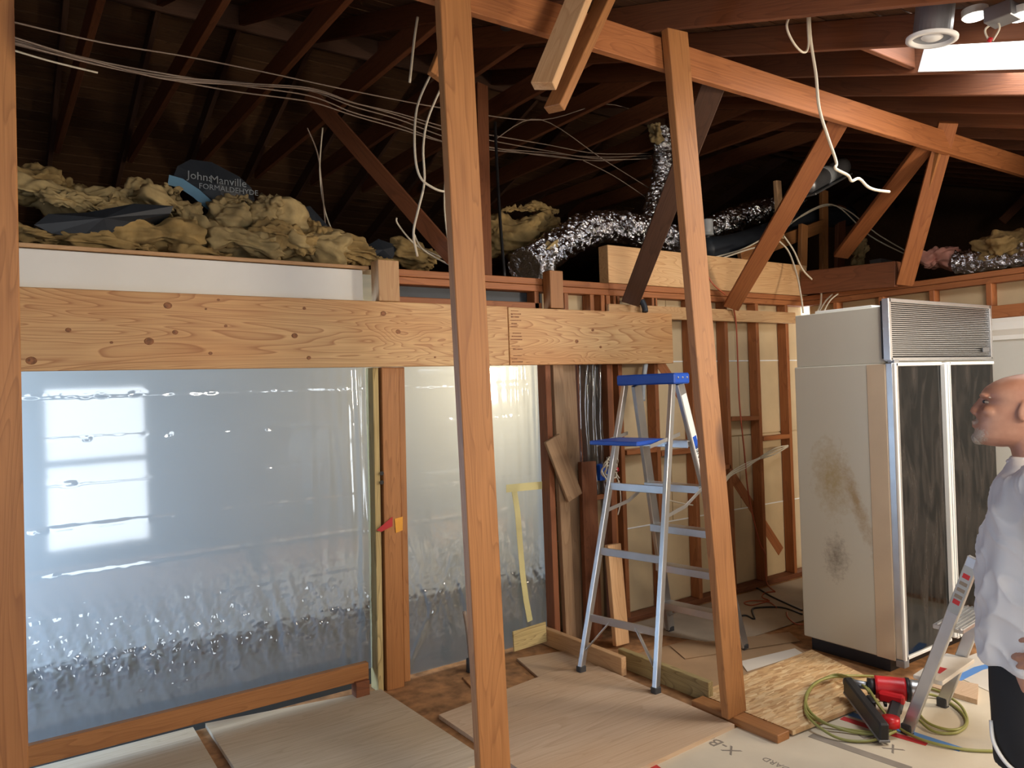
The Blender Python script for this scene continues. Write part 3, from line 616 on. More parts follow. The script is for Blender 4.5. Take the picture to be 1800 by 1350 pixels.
# small ladder by the man
def small_ladder():
    A = at(1595, 1283, z=.02); B = at(1657, 1236, z=.02)
    t = empty('small_ladder', (A.x, A.y, 0), 'small aluminium ladder half hidden behind the man, sticker on its rail', 'ladder')
    up = (at(1690, 1040, x=A.x)-A).normalized(); L = .93; off = (B-A)
    C = A+up*L; rear = Vector((C.x, C.y-.42, .02))
    for P, Q, nm in ((A, C, 'rail'), (B, B+up*L, 'rail'), (rear, C-Y_*.03, 'rear_leg'), (rear+off, B+up*L-Y_*.03, 'rear_leg')):
        r = board(nm, P, Q, .055, .022, Y_, 'alu', t, .004)
        box('foot', P-Vector((.018,.024,.02)), P+Vector((.018,.024,.03)), 'rubber', t, .004)
    for k in (.30, .60):
        a = A+up*L*k; tr = board('tread', a+off*.03, a+off*.97, .13, .02, Y_, 'alu' if k > .4 else 'wpaper', t, .003)
        if k > .4:
            for j in range(6): board('rib', a+off*.04+Y_*(-.05+.02*j)+Z_*.012, a+off*.96+Y_*(-.05+.02*j)+Z_*.012, .006, .005, Y_, 'alu', tr, 0)
        else: board('red_mark', a+off*.25+Z_*.011, a+off*.45+Z_*.011, .04, .001, Y_, 'rtape', tr, 0)
    board('top_step', C-off*.03-Y_*.05, B+up*L+off*.03-Y_*.05, .08, .03, Y_, 'alu', t, .004)
    s = board('sticker', A+up*L*.70, A+up*L*.95, .05, .024, Y_, 'greyplastic', t, .001)
    for k in (.76, .90): board('red_mark', A+up*L*(k-.012), A+up*L*(k+.012), .03, .0255, Y_, 'rtape', s, 0)
    for k in (.79, .825, .86): board('dark_mark', A+up*L*(k-.009), A+up*L*(k+.009), .034, .0255, Y_, 'greyprint', s, 0)
small_ladder()
# ------------------------------------------------------------------ refrigerator
def fridge():
    x0, x1, y0, y1, H = 4.20, 5.42, 2.34, 2.95, 2.13
    t = empty('refrigerator', ((x0+x1)/2, (y0+y1)/2, 0), 'large off-white built-in refrigerator with dark glass doors and stained side', 'refrigerator')
    box('toe_kick', (x0+.05, y0+.08, .0), (x1-.05, y1-.02, .1), 'black', t, .003)
    box('body', (x0, y0+.03, .09), (x1, y1, 1.775), 'enamel', t, .006)
    box('upper_housing', (x0+.014, y0+.03, 1.775), (x1-.014, y1-.01, 2.10), 'enamel2', t, .004)
    box('side_trim', (x0-.004, y0+.02, .09), (x0+.012, y0+.13, 1.77), plain('beige_trim', lin(206,186,160), .5, 0, .03), t, .002)
    box('top_panel', (x0+.06, y0+.12, 2.10), (x0+.5, y1-.12, 2.118), 'white', t, .002)
    g = box('grille_housing', (x0-.005, y0+.01, 1.80), (x1+.005, y0+.035, 2.13), 'black', t, .002)
    for lo, hi in (((x0-.012, y0-.02, 1.79), (x0+.014, y0+.02, 2.14)), ((x1-.014, y0-.02, 1.79), (x1+.012, y0+.02, 2.14)), ((x0, y0-.02, 2.118), (x1, y0+.02, 2.14)), ((x0, y0-.02, 1.785), (x1, y0+.02, 1.805))):
        box('grille_frame', lo, hi, 'alu', t, .002)
    n = 26
    for i in range(n):
        z = 1.812+(i+.5)*.306/n
        board('slat', (x0+.012, y0-.004, z), (x1-.012, y0-.004, z), .007, .0048, Y_, 'alu', g, 0)
    box('badge', (x1-.13, y0-.024, 1.835), (x1-.05, y0-.016, 1.865), 'galv', g, .001)
    xm = 4.76
    for xa, xb in ((x0+.005, xm-.02), (xm+.045, x1-.005)):
        d = box('door', (xa, y0-.02, .10), (xb, y0+.03, 1.775), 'alu', t, .004)
        box('glass_panel', (xa+.045, y0-.026, .125), (xb-.012, y0-.016, 1.755), 'glass', d, .001)
        box('door_frame', (xa, y0-.034, .10), (xa+.018, y0-.018, 1.775), 'white', d, .003)
        box('door_frame', (xa+.024, y0-.030, .10), (xa+.042, y0-.018, 1.775), 'alu', d, .003)
        for z in (.10, 1.757): box('door_frame', (xa+.02, y0-.03, z), (xb, y0-.018, z+.018), 'white', d, .002)
    box('handle_channel', (xm-.02, y0-.05, .12), (xm+.045, y0+.01, 1.772), 'white', t, .006)
    for xa in (xm-.004, xm+.022): box('handle_groove', (xa, y0-.053, .13), (xa+.008, y0-.048, 1.76), 'greyplastic', t, .001)
    box('hinge', (x0+.0, y0-.03, .06), (x0+.05, y0+.02, .10), 'galv', t, .002); box('hinge', (x0+.01, y0-.03, 1.775), (x0+.06, y0+.01, 1.792), 'galv', t, .002)
fridge()
# ------------------------------------------------------------------ insulation heap in the attic
def fuzz(q, s):
    a = mn.turbulence(q*2.6+s, 4, True)-.5; b_ = mn.noise(q*13+s)
    lay = abs(mn.noise(Vector((q.x*3, q.y*10, q.z*24))+s))
    return .10*a-.045*lay+.02*b_+.012*mn.noise(q*34+s)
def batt(px, py, y, sx, sz, sy, rot, mat, seed, label, name='insulation_batt'):
    c = at(px, py, x=6.45) if px > 1600 else at(px, py, y=y); bm = bmesh.new(); bmesh.ops.create_icosphere(bm, subdivisions=5, radius=1.0); s = Vector((seed*3.1, seed, 0))
    for v in bm.verts:
        p = v.co.copy(); q = Vector((math.copysign(abs(p.x)**.7, p.x)*sx, p.y*sy, math.copysign(abs(p.z)**.7, p.z)*sz))
        q += p*fuzz(q, s)*1.5+Vector((.05*mn.noise(Vector((0, q.y*4, q.z*9))+s), 0, .16*sx*mn.noise(Vector((q.x*3.5, seed, 0)))))
        v.co = q
    return tag(bm_obj(name, bm, mat, None, Matrix.Translation(c) @ Matrix.Rotation(rot, 4, 'Y'), True), label, 'insulation', 'torn insulation in the attic')
def blanket(pts, r, y, flat, mat, seed, label):
    P = spline([at(a, b, y=y+.05*math.sin(i*2+seed)) for i, (a, b) in enumerate(pts)], 14); c = P[0].copy()
    bm = tube_bm([p-c for p in P], lambda k: r*(.55+.45*math.sin(math.pi*min(1, max(0, k*.9+.05)))), 40); s = Vector((seed*2.3, 0, seed))
    bm.normal_update()
    for v in bm.verts:
        q = v.co.copy(); d = fuzz(q*1.2, s)+.03*mn.noise(q*6+s)
        v.co = q+v.normal*d*1.1; v.co.y *= 1.0
    bmesh.ops.subdivide_edges(bm, edges=bm.edges[:], cuts=1, use_grid_fill=True); bm.normal_update()
    for v in bm.verts: v.co += v.normal*(.012*mn.noise(v.co*40+s)+.01*mn.noise(v.co*22+s))
    return tag(bm_obj('insulation_batt', bm, mat, None, Matrix.Translation(c), True), label, 'insulation', 'torn insulation in the attic')
heap = [(45,330,4.75,.20,.10,.2,.1,'insul','ragged insulation clump at the far left of the attic heap'),
 (110,352,4.7,.26,.07,.2,.12,'insul2','rolled yellow batt lying over the left part of the heap'),
 (205,352,4.75,.24,.06,.18,-.1,'insul2','pale fluffy batt bridging the heap left of the black bag'),
 (270,360,4.6,.15,.07,.15,.35,'insul2','curled batt end below the blue stripe of the black bag'),
 (90,415,4.45,.28,.06,.2,.06,'insul','flat brown batt along the edge at the far left'),
 (255,412,4.5,.26,.105,.2,-.08,'insul','big rounded tan batt in the middle of the heap'),
 (170,430,4.4,.30,.05,.15,.03,'insul','low flattened batt under the rounded tan one'),
 (345,405,4.55,.16,.10,.15,.5,'insul2','torn batt sloping down right of the rounded tan one'),
 (405,385,4.6,.13,.13,.15,.2,'insul2','upright torn tuft right of the black bag lettering'),
 (480,385,4.6,.16,.15,.16,-.2,'insul2','tall peaked pale tuft near the diagonal strut'),
 (430,430,4.45,.24,.09,.18,.1,'insul2','broad fluffy batt spilling over the white header'),
 (545,430,4.45,.22,.09,.16,.25,'insul2','ragged batt over the right end of the white header'),
 (620,445,4.5,.20,.08,.16,.15,'insul','dull batt beside the pale block'),
 (350,445,4.38,.2,.05,.12,.1,'insul','thin torn fringe hanging just above the white header'),
 (725,448,4.6,.22,.09,.16,.25,'insul','brown batt between the diagonal strut and the cables'),
 (895,420,4.9,.25,.18,.18,.0,'insul','upright crumpled batt right of the centre post'),
 (950,395,5.0,.17,.11,.15,-.3,'insul','folded batt left of the foil duct bend'),
 (950,450,4.5,.16,.08,.12,-.5,'insul2','pale torn scrap in front of the foil duct'),
 (1152,232,5.0,.08,.09,.08,.2,'insul2','yellow scrap wrapped around the top of the rising duct'),
 (1510,440,4.4,.09,.13,.1,.2,'insul2','lumpy pale scrap beside the grey metal box'),
 (1648,455,4.6,.16,.10,.14,.1,'pinki','pink insulation clump behind the steep strut'),
 (1560,472,4.3,.16,.05,.1,.1,'insul2','small yellow scrap in front of the grey metal box'),
 (1770,435,4.8,.25,.12,.2,-.2,'insul','brown batt at the far right of the attic')]
for i, (px, py, y, sx, sz, sy, rot, mt, lab) in enumerate(heap): batt(px, py, y, sx, sz, sy, rot, mt, i+1.0, lab)
for k, (pts, r, y, mt, lab) in enumerate((
 ([(18,318), (60,318), (105,332), (150,338)], .075, 4.85, 'insul', 'ragged roll at the back of the heap by the left post'),
 ([(55,345), (110,350), (170,366)], .06, 4.55, 'insul2', 'round-ended roll at the left of the heap'),
 ([(165,372), (200,352), (250,342), (290,328), (318,345)], .062, 4.6, 'insul2', 'long wavy pale strip rising to the black bag'),
 ([(285,350), (320,370), (345,398), (365,415)], .055, 4.5, 'insul2', 'narrow curled strip falling from the black bag'),
 ([(398,392), (404,362), (425,348), (446,356)], .05, 4.55, 'insul2', 'hooked tuft at the lower right of the black bag'),
 ([(440,425), (455,385), (480,352), (492,372), (512,410)], .07, 4.5, 'insul2', 'peaked tuft standing left of the hanging cables'),
 ([(400,425), (460,408), (520,420), (565,448)], .075, 4.4, 'insul', 'draped strip along the front right of the heap'),
 ([(540,385), (568,412), (600,445)], .055, 4.5, 'insul', 'thin strip sliding down beside the right black facing'),
 ([(150,408), (190,402), (230,385), (240,375)], .035, 4.35, 'insul2', 'small twisted scrap on the folded black facing'),
 ([(595,452), (640,452), (690,472)], .05, 4.45, 'insul', 'low strip behind the pale block'),
 ([(875,372), (930,366), (985,372)], .045, 4.95, 'insul', 'thin folded flap along the top of the crumpled batt'))):
    blanket(pts, r, y, 1, mt, k+2.0, lab)
# black faced bag and facings
def facing(pts, y, dy, label, mat='kraft'):
    P = [at(a, b, y=y) for a, b in pts]; c = sum(P, Vector())/len(P); n = len(P); bm = bmesh.new()
    F_ = [bm.verts.new(p-c) for p in P]; B_ = [bm.verts.new(p-c+Vector((0, dy, -.02))) for p in P]
    mid = bm.verts.new(Vector((0, -.05, .0)))
    for i in range(n): bm.faces.new((F_[i], F_[(i+1) % n], mid)); bm.faces.new((F_[i], B_[i], B_[(i+1) % n], F_[(i+1) % n]))
    bm.faces.new(B_)
    return tag(bm_obj('insulation_facing', bm, mat, None, Matrix.Translation(c)), label, 'insulation facing')
bag = facing([(300,322), (312,292), (335,280), (372,285), (420,310), (442,330), (448,352), (420,372), (395,378), (350,340)], 4.8, .25, 'black printed insulation bag with light blue stripe on top of the heap')
strip('blue_stripe', [(296,316), (318,322), (345,340), (370,362), (388,376)], .06, 4.735, 'bstripe', bag)
text('lettering', 'Johns', .065, frame(at(335, 308, y=4.70), at(368, 313, y=4.70), Z_), 'greytext', bag); text('lettering', 'Manville', .065, frame(at(375, 316, y=4.70), at(428, 323, y=4.70), Z_), 'greytext', bag)
text('lettering', 'FORMALDEHYDE', .045, frame(at(375, 330, y=4.70), at(430, 337, y=4.70), Z_), 'greytext', bag)
facing([(60,395), (85,376), (150,374), (235,358), (305,362), (300,375), (230,390), (190,412), (140,418), (90,410)], 4.30, .2, 'black facing folded inside the left part of the heap')
facing([(510,370), (545,362), (575,395), (598,425), (590,440), (560,425), (530,400)], 4.55, .12, 'black facing slanting down at the right end of the heap')
facing([(632,440), (665,420), (700,432), (690,455), (650,458)], 4.5, .1, 'dark facing scrap behind the pale block')
# ------------------------------------------------------------------ ducts and fittings
def duct(pts, r, label, n=14, seed=0):
    P = spline([at(a, b, x=6.4) if a > 1600 else at(a, b, y=y) for a, b, y in pts], n); c = P[0].copy(); L = len(P)
    bm = bmesh.new(); 
    dense = spline(P, 3)
    tube_bm([p-c for p in dense], lambda k: r*(1+.045*math.sin(k*L*2.6)), 44, bm, .22, seed)
    for v in bm.verts: v.co += Vector((mn.noise(v.co*30), mn.noise(v.co*30+Vector((9,0,0))), mn.noise(v.co*30+Vector((0,9,0)))))*.012+Vector((mn.noise(v.co*75), mn.noise(v.co*75+Vector((9,0,0))), mn.noise(v.co*75+Vector((0,9,0)))))*.006
    return tag(bm_obj('foil_duct', bm, 'foilduct', None, Matrix.Translation(c), False), label, 'duct')
duct([(922,470,4.42), (948,455,4.5), (985,430,4.6), (1030,405,4.7), (1085,398,4.75), (1140,410,4.8), (1200,425,4.8)], .125, 'fat crinkled foil duct bending down beside the upper header', 14, 1)
duct([(1160,225,5.1), (1165,270,5.1), (1160,320,5.1), (1148,370,5.0), (1150,410,4.9)], .085, 'foil duct rising steeply behind the leaning post', 14, 5)
duct([(1190,440,4.7), (1235,410,4.75), (1290,385,4.8), (1365,362,4.9), (1400,350,5.0)], .105, 'foil duct running right from the leaning post', 14, 9)
duct([(1680,462,4.3), (1740,455,4.0), (1850,440,3.7)], .085, 'dull foil duct at the right edge above the wall plate', 12, 12)
tag(tube('black_duct', [at(1235,440,y=4.5), at(1290,432,y=4.5), at(1350,412,y=4.6), at(1420,385,y=4.7), at(1490,380,y=4.8)], .11, 'kraft', None, 14), 'black wrapped duct lying behind the upper header', 'duct')
cup = empty('vent_cap', at(1243, 418, y=4.4), 'pale grey plastic cap right of the leaning post', 'cap')
p = at(1243, 400, y=4.4); tube('cap_body', [p-Z_*.06, p+Z_*.055, p+Z_*.062], .05, 'greyplastic', cup, 16, 3); tube('cap_rim', [p-Z_*.065, p-Z_*.05], .054, 'greyplastic', cup, 16, 3)
cn = empty('can_housing', at(1445, 310, y=4.0), 'grey metal recessed light housing tilted behind the diagonal strut', 'light housing')
a, b = at(1415, 328, y=4.0), at(1480, 293, y=4.05)
tube('can_body', [a, a+(b-a)*.5, b], .085, 'galv', cn, 18, 4); board('mount_bracket', a-Z_*.09, b-Z_*.09, .2, .015, Y_, 'galv', cn)
tube('can_band', [a+(b-a)*.45, a+(b-a)*.6], .089, 'greyplastic', cn, 18, 2)
tag(prism('metal_box', [(-.14, .06), (.14, .05), (.10, -.07), (-.09, -.08)], 'y', -.06, .06, 'galv', None, at(1552, 468, y=4.15)), 'grey sheet metal box on the plate in the right corner', 'box')
# framing odds and ends behind the upper header
for (x0_, y0_, x1_, y1_, yy, w, lab, mt) in ((1372, 420, 1366, 318, 4.3, .07, 'short upright scrap of lumber beside the foil duct', 'new'), (1448, 480, 1448, 335, 4.5, .10, 'upright brown board under the tilted light housing', 'fir'),
        (1475, 500, 1478, 362, 4.7, .14, 'dark upright board right of the tilted light housing', 'fird'), (1410, 470, 1412, 395, 4.35, .10, 'stubby upright board at the right end of the upper header', 'fir')):
    strut(at(x0_, y0_, y=yy), at(x1_, y1_, y=yy), w, .04, X_, lab, mt)
strut(at(1300, 452, y=4.3), at(1450, 395, y=4.5), .12, .04, Z_, 'sloping brown board behind the upper header', 'fir')
strut(at(1760, 390, y=4.2), at(1850, 300, y=3.8), .1, .04, Z_, 'dark sloping board at the right edge of the attic', 'fird')
# ------------------------------------------------------------------ recessed light under the roof
rc = empty('recessed_light', at(1640, 70, x=3.32), 'white-ringed recessed ceiling light hanging under the rafters at top right', 'light')
p = at(1638, 68, x=3.32); ax = Vector((-.05, .12, -1)).normalized()
def disc(name, c, axis, r0, r1, h, mat, parent, seg=28):
    q = axis.to_track_quat('Z', 'Y').to_matrix().to_4x4(); bm = bmesh.new()
    bmesh.ops.create_cone(bm, cap_ends=True, segments=seg, radius1=r0, radius2=r1, depth=h); return bm_obj(name, bm, mat, parent, Matrix.Translation(c) @ q, False)
disc('can', p-ax*.09, ax, .075, .075, .17, 'galv', rc)
bm = bmesh.new()
for k in range(28):
    for r_, h_ in ((.098, 0), (.098, .008), (.074, .012), (.070, -.02)): pass
ring = []
for k in range(28):
    a_ = 2*math.pi*k/28; ring.append([bm.verts.new((r_*math.cos(a_), r_*math.sin(a_), h_)) for r_, h_ in ((.1, -.004), (.1, .006), (.078, .010), (.070, -.03))])
for k in range(28):
    for j in range(3): bm.faces.new((ring[k][j], ring[(k+1) % 28][j], ring[(k+1) % 28][j+1], ring[k][j+1]))
q = ax.to_track_quat('Z', 'Y').to_matrix().to_4x4(); bm_obj('trim_ring', bm, 'white', rc, Matrix.Translation(p) @ q, True)
bm = bmesh.new(); bmesh.ops.create_uvsphere(bm, u_segments=18, v_segments=10, radius=.05, matrix=Matrix.Diagonal((1, 1, .6, 1))); bm_obj('bulb', bm, 'white', rc, Matrix.Translation(p-ax*.02) @ q, True)
for lx in (1714, 1795):
    p = at(lx, 30, x=3.45); e = empty('led_light', p, 'glowing oval LED lamp beside the recessed light' if lx < 1750 else 'glowing LED lamp at the top right picture edge', 'light')
    disc('lamp_housing', p+Z_*.018, Z_, .05, .05, .03, 'white', e); disc('lens', p, Z_, .042, .042, .008, 'led', e)
jb = empty('junction_box', at(1760, 55, x=3.4), 'small junction box with red-capped wires beside the recessed light', 'electrical box')
p = at(1762, 25, x=3.4); box('box_shell', p-Vector((.05,.05,.03)), p+Vector((.05,.05,.03)), 'galv', jb)
for s in (-1, 1): tube('wire', [p+Vector((0, .02*s, -.02)), at(1745+12*s, 50, x=3.4), at(1742+3*s, 72, x=3.4)], .004, 'romex', jb)
tube('wire_nut', [at(1742, 66, x=3.4), at(1738, 74, x=3.4)], .009, 'red', jb)
# ------------------------------------------------------------------ cables
def cable(pts, r, mat, label, sides=5, name='cable', d=None, n=6):
    P = [at(q[0], q[1], y=q[2]) for q in pts]
    return tag(tube(name, P, r, mat, None, sides, n), label, 'cable')
base = [(20,70,4.0), (110,95,4.05), (200,118,4.1), (300,138,4.1), (420,152,4.2), (545,165,4.4), (620,190,4.4), (700,212,4.5), (790,240,4.6), (880,254,4.8), (960,265,5.0), (1050,276,5.2), (1145,274,5.3)]
nms = ['lowest', 'second lowest', 'middle', 'second highest', 'highest']
for k in range(5):
    cable([(a, b+(k-2)*3.2+random.uniform(-2, 2)+(8*math.sin(a/170+k)), y+.02*k) for a, b, y in base], .0045, 'cabled', 'grey cable sagging across the dark attic, %s of the bundle' % nms[4-k])
cable([(20,38,4.0), (180,75,4.1), (330,100,4.2), (470,128,4.3), (620,160,4.4), (790,192,4.6), (950,211,4.8), (1065,183,5.0), (1140,205,5.2)], .0045, 'cabled', 'single grey cable strung above the bundle across the attic')
cable([(870,245,4.7), (950,210,4.8), (1060,280,5.0), (1140,330,5.2)], .004, 'cabled', 'thin cable slanting down to the rising duct')
cable([(1025,282,5.0), (1080,310,5.1), (1140,350,5.2)], .004, 'cabled', 'thin cable below the bundle near the rising duct')
cable([(22,88,4.0), (90,108,4.0), (172,128,4.0)], .005, 'romex', 'pale cable end drooping at the far left of the attic')
cable([(755,135,3.6), (733,190,3.6), (729,260,3.6), (738,310,3.6), (765,332,3.6), (790,338,3.6)], .007, 'romex', 'long white cable looping left of the centre post')
cable([(775,155,3.7), (752,210,3.7), (744,260,3.7), (746,320,3.7), (735,370,3.7), (727,410,3.7), (734,450,3.8)], .007, 'romex', 'white cable hanging beside the centre post down to the heap')
cable([(734,30,3.4), (728,70,3.4), (720,145,3.4)], .007, 'romex', 'short white cable pair end at top left of the centre post')
cable([(697,383,4.3), (700,395,4.3), (730,430,4.3), (770,450,4.2), (800,462,4.2)], .006, 'romex', 'white cable curving over the heap toward the centre post')
cable([(727,410,4.2), (745,440,4.2), (795,468,4.1)], .006, 'romex', 'white cable running right under the diagonal strut')
cable([(540,225,4.7), (558,270,4.7), (566,330,4.7), (572,400,4.6)], .005, 'cabled', 'thin hanging cable left of the diagonal strut')
cable([(567,225,4.7), (562,300,4.7), (571,370,4.7), (590,420,4.6)], .005, 'romex', 'pale hanging cable crossing the thin one left of the diagonal strut')
cable([(784,285,4.2), (781,360,4.2), (788,430,4.2)], .006, 'romex', 'pale cable hugging the left side of the centre post')
cable([(870,215,4.5), (874,300,4.4), (880,400,4.3), (887,487,4.2)], .011, 'black', 'black rod hanging just right of the centre post', 8, 'rod')
cable([(890,-20,2.9), (890,50,2.9)], .028, 'black', 'black pipe end poking down at top centre', 14, 'pipe')
cable([(1425,-25,2.2), (1420,10,2.2), (1395,20,2.2), (1383,45,2.2), (1395,75,2.2), (1412,92,2.2), (1421,80,2.2), (1420,30,2.2), (1424,-15,2.2)], .006, 'romex', 'white cable loop tied up beside the dangling cable')
cable([(1421,-25,2.2), (1424,60,2.2), (1434,130,2.2), (1440,190,2.2), (1455,240,2.2), (1470,285,2.2), (1468,296,2.2), (1490,308,2.2), (1497,318,2.2), (1510,314,2.2), (1525,328,2.2), (1540,334,2.2), (1563,337,2.2)], .0075, 'romex', 'long white cable dangling from the rafters in front of the strut', 8)
cable([(1245,455,4.2), (1300,440,4.2), (1340,420,4.2), (1400,385,4.3), (1450,362,4.4), (1490,370,4.4), (1540,410,4.3), (1590,440,4.2)], .007, 'romex', 'white cable running over the black duct to the right corner')
cable([(1250,460,4.15), (1310,440,4.15), (1350,425,4.2), (1420,372,4.3), (1470,362,4.35), (1530,415,4.3), (1598,450,4.2)], .007, 'romex', 'second white cable beside the one over the black duct')
cable([(1362,418,4.0), (1385,440,4.0), (1400,480,3.9), (1408,520,3.8), (1412,550,3.75)], .008, 'romex', 'white cable falling onto the back of the refrigerator')
cable([(1378,415,4.0), (1395,440,4.0), (1412,475,3.95), (1440,505,3.9), (1443,530,3.8), (1437,548,3.7)], .008, 'romex', 'white cable falling beside the first behind the refrigerator')
cable([(1440,548,3.7), (1455,525,3.75), (1480,508,3.8), (1530,495,3.8)], .007, 'romex', 'white cable curving from the refrigerator top toward the corner')
cable([(1448,548,3.65), (1462,525,3.7), (1490,508,3.75), (1525,498,3.8)], .007, 'romex', 'lower white cable curving from the refrigerator top')
cable([(1232,455,4.0), (1250,495,3.96), (1275,518,3.94)], .006, 'orangec', 'orange cable draped over the upper header', 6)
cable([(1288,535,3.98), (1294,570,4.0), (1297,640,4.0), (1300,710,4.0), (1308,790,4.0), (1316,870,4.0), (1334,950,4.0), (1345,975,4.0), (1347,1022,4.0), (1362,1040,3.7)], .0065, 'orangec', 'orange cable hanging down in front of the stud wall', 6)
for k, lab in enumerate(('upper', 'middle', 'lower')):
    cable([(1272,845+4*k,4.0), (1285,830+3*k,4.0), (1310,815+4*k,4.0), (1332,806+k,4.04), (1345,798+3*k,4.0), (1365,787+5*k,4.0), (1385,783+k,4.03)], .006, 'romex', 'white cable threaded through the wall studs, %s of three' % lab)
cable([(1170,878,4.0), (1195,884,4.0), (1218,888,4.0)], .006, 'romex', 'short white cable end behind the ladder rail')
cable([(1135,640,3.99), (1131,670,3.98), (1130,705,3.98)], .018, 'greyplastic', 'grey conduit stub hanging behind the ladder top', 10, 'conduit')
cable([(1128,528,3.98), (1133,540,3.96), (1134,548,3.95)], .022, 'kraft', 'dark conduit elbow on top of the long beam', 10, 'conduit')
# wire coil and blue box
eb = empty('outlet_box', at(1058, 832, y=4.0), 'blue electrical box with a coil of white wires by the ladder', 'electrical box')
p = at(1057, 830, y=4.03); box('box_shell', p-Vector((.035,.03,.055)), p+Vector((.035,.03,.055)), 'blue', eb)
for k in range(7):
    c = at(1072+random.uniform(-4, 10), 828+random.uniform(-8, 14), y=3.96); r_ = random.uniform(.04, .075)
    tube('wire_loop', [c+Vector((r_*.75*math.cos(a_+k), .02*math.sin(3*a_+k), r_*math.sin(a_+k))) for a_ in [j*2*math.pi/10 for j in range(10)]], .005, 'romex', eb, 5, 3)
tube('hanging_wire', [at(1090,765,y=4.0), at(1086,800,y=3.97), at(1083,835,y=3.96)], .005, 'romex', eb, 5); tube('hanging_wire', [at(1088,845,y=3.97), at(1091,880,y=3.98), at(1086,905,y=4.0)], .005, 'romex', eb, 5)
tube('wire_nut', [at(1084, 822, y=3.95), at(1086, 828, y=3.95)], .011, 'red', eb, 8)
# cords on the floor by the refrigerator
def fcable(pts, r, mat, label, name='cord', z=.012):
    return tag(tube(name, [at(a, b, z=z+(0 if len(q) == 0 else q[0])) for a, b, *q in pts], r, mat, None, 6), label, 'cord')
fcable([(1410,1073), (1385,1062), (1355,1048), (1335,1036), (1330,1034)], .007, 'black', 'black power cord from the refrigerator to the wall')
fcable([(1410,1080), (1375,1068), (1335,1068), (1322,1072), (1326,1088), (1312,1082), (1300,1083)], .007, 'black', 'black cord lying in a bend on the floor beside the refrigerator')
fcable([(1362,1040), (1345,1042), (1340,1050), (1352,1056), (1320,1056), (1308,1060), (1322,1064), (1350,1058), (1365,1068)], .005, 'orangec', 'thin brown cord looped on the floor by the stud wall')
fcable([(1383,1076), (1385,1085), (1398,1096), (1412,1098)], .005, 'orangec', 'thin brown cord end near the refrigerator corner')
# nail gun with hose
def nailer():
    z0 = .034
    g = at(1560, 1245, z=z0); t = empty('nail_gun', (g.x, g.y, z0), 'red and black pneumatic nail gun lying on the strand board', 'nail gun')
    a, b = at(1490, 1205, z=.10), at(1555, 1290, z=.06)
    mag = board('magazine', a, b, .095, .045, Z_, 'black', t, .008); fz = frame(a, b, Z_).col[2].to_3d(); fz = fz if fz.dot(_f) < 0 else -fz
    for k in (.12, .3, .5, .7, .88): board('magazine_rib', a+(b-a)*(k-.06)+fz*.024+Z_*.012, a+(b-a)*(k+.06)+fz*.024+Z_*.012, .026, .008, Z_, 'rubber', mag, .003)
    board('magazine_follower', a+(b-a)*.2+fz*.026-Z_*.026, a+(b-a)*.95+fz*.026-Z_*.026, .014, .008, Z_, 'galv', mag, .002)
    board('magazine_clip', a+(b-a)*.42+fz*.03+Z_*.03, a+(b-a)*.58+fz*.03+Z_*.03, .04, .02, Z_, 'black', mag, .004)
    board('magazine_rail', a-Z_*.036, b-Z_*.036, .012, .05, Z_, 'galv', mag, .002)
    c, d = at(1538, 1207, z=.13), at(1592, 1212, z=.13)
    tube('motor_body', [c, c+(d-c)*.5, d], .055, 'red', t, 16, 4); tube('front_collar', [c-(d-c)*.25, c], .04, 'black', t, 14, 2)
    tube('rear_cap', [d, d+(d-c)*.12], .058, 'black', t, 16, 2); tube('end_cap', [d+(d-c)*.12, d+(d-c)*.4, d+(d-c)*.5], .05, 'alu', t, 16, 3)
    tube('nose', [c-(d-c)*.25, a+Z_*.02-(d-c)*.1], .02, 'galv', t, 10, 3)
    e, f = at(1580, 1222, z=.10), at(1566, 1272, z=.06)
    h = board('handle', e, f, .055, .045, _r, 'black', t, .01); tube('handle_base', [f-Z_*.01, f+Z_*.03], .04, 'red', t, 14, 2)
    board('grip_insert', e+(f-e)*.15-_f*.012, e+(f-e)*.55-_f*.012, .05, .03, _r, 'rubber', h, .006)
    board('upper_arm', at(1545, 1222, z=.11), at(1590, 1232, z=.11), .05, .045, Z_, 'red', t, .01)
    board('trigger', at(1553, 1228, z=.09), at(1557, 1240, z=.08), .02, .015, Z_, 'black', t, .003)
    text('lettering', 'Milwaukee', .026, frame(c+(d-c)*.1, d, Z_) @ Matrix.Translation((0, .02, -.056)) @ Matrix.Rotation(math.pi/2*0, 4, 'X'), 'white', t)
nailer()
def hose(pts, label): return tag(tube('air_hose', [at(a, b, z=z) for a, b, z in pts], .0068, 'hose', None, 8, 8), label, 'hose')
hose([(1570,1280,.05), (1540,1290,.02), (1490,1285,.015), (1440,1265,.045), (1418,1240,.045), (1420,1215,.05), (1445,1195,.06), (1480,1190,.07), (1520,1205,.13), (1545,1240,.11), (1575,1275,.03), (1620,1300,.015), (1700,1318,.012), (1790,1320,.012)], 'olive air hose loop crossing in front of the nail gun')
hose([(1575,1285,.04), (1530,1302,.015), (1475,1298,.015), (1430,1270,.045), (1415,1245,.045), (1425,1208,.05), (1460,1190,.06), (1520,1188,.04), (1570,1192,.03)], 'olive air hose loop circling on the strand board')
hose([(1600,1215,.05), (1650,1225,.015), (1690,1252,.013), (1697,1275,.013), (1670,1283,.013), (1630,1270,.013), (1612,1245,.013), (1625,1235,.013)], 'olive air hose loop behind the small ladder')
hose([(1612,1262,.02), (1640,1285,.013), (1680,1288,.013), (1700,1270,.013), (1688,1240,.02), (1650,1215,.03), (1612,1205,.05)], 'olive air hose outer loop around the small ladder foot')
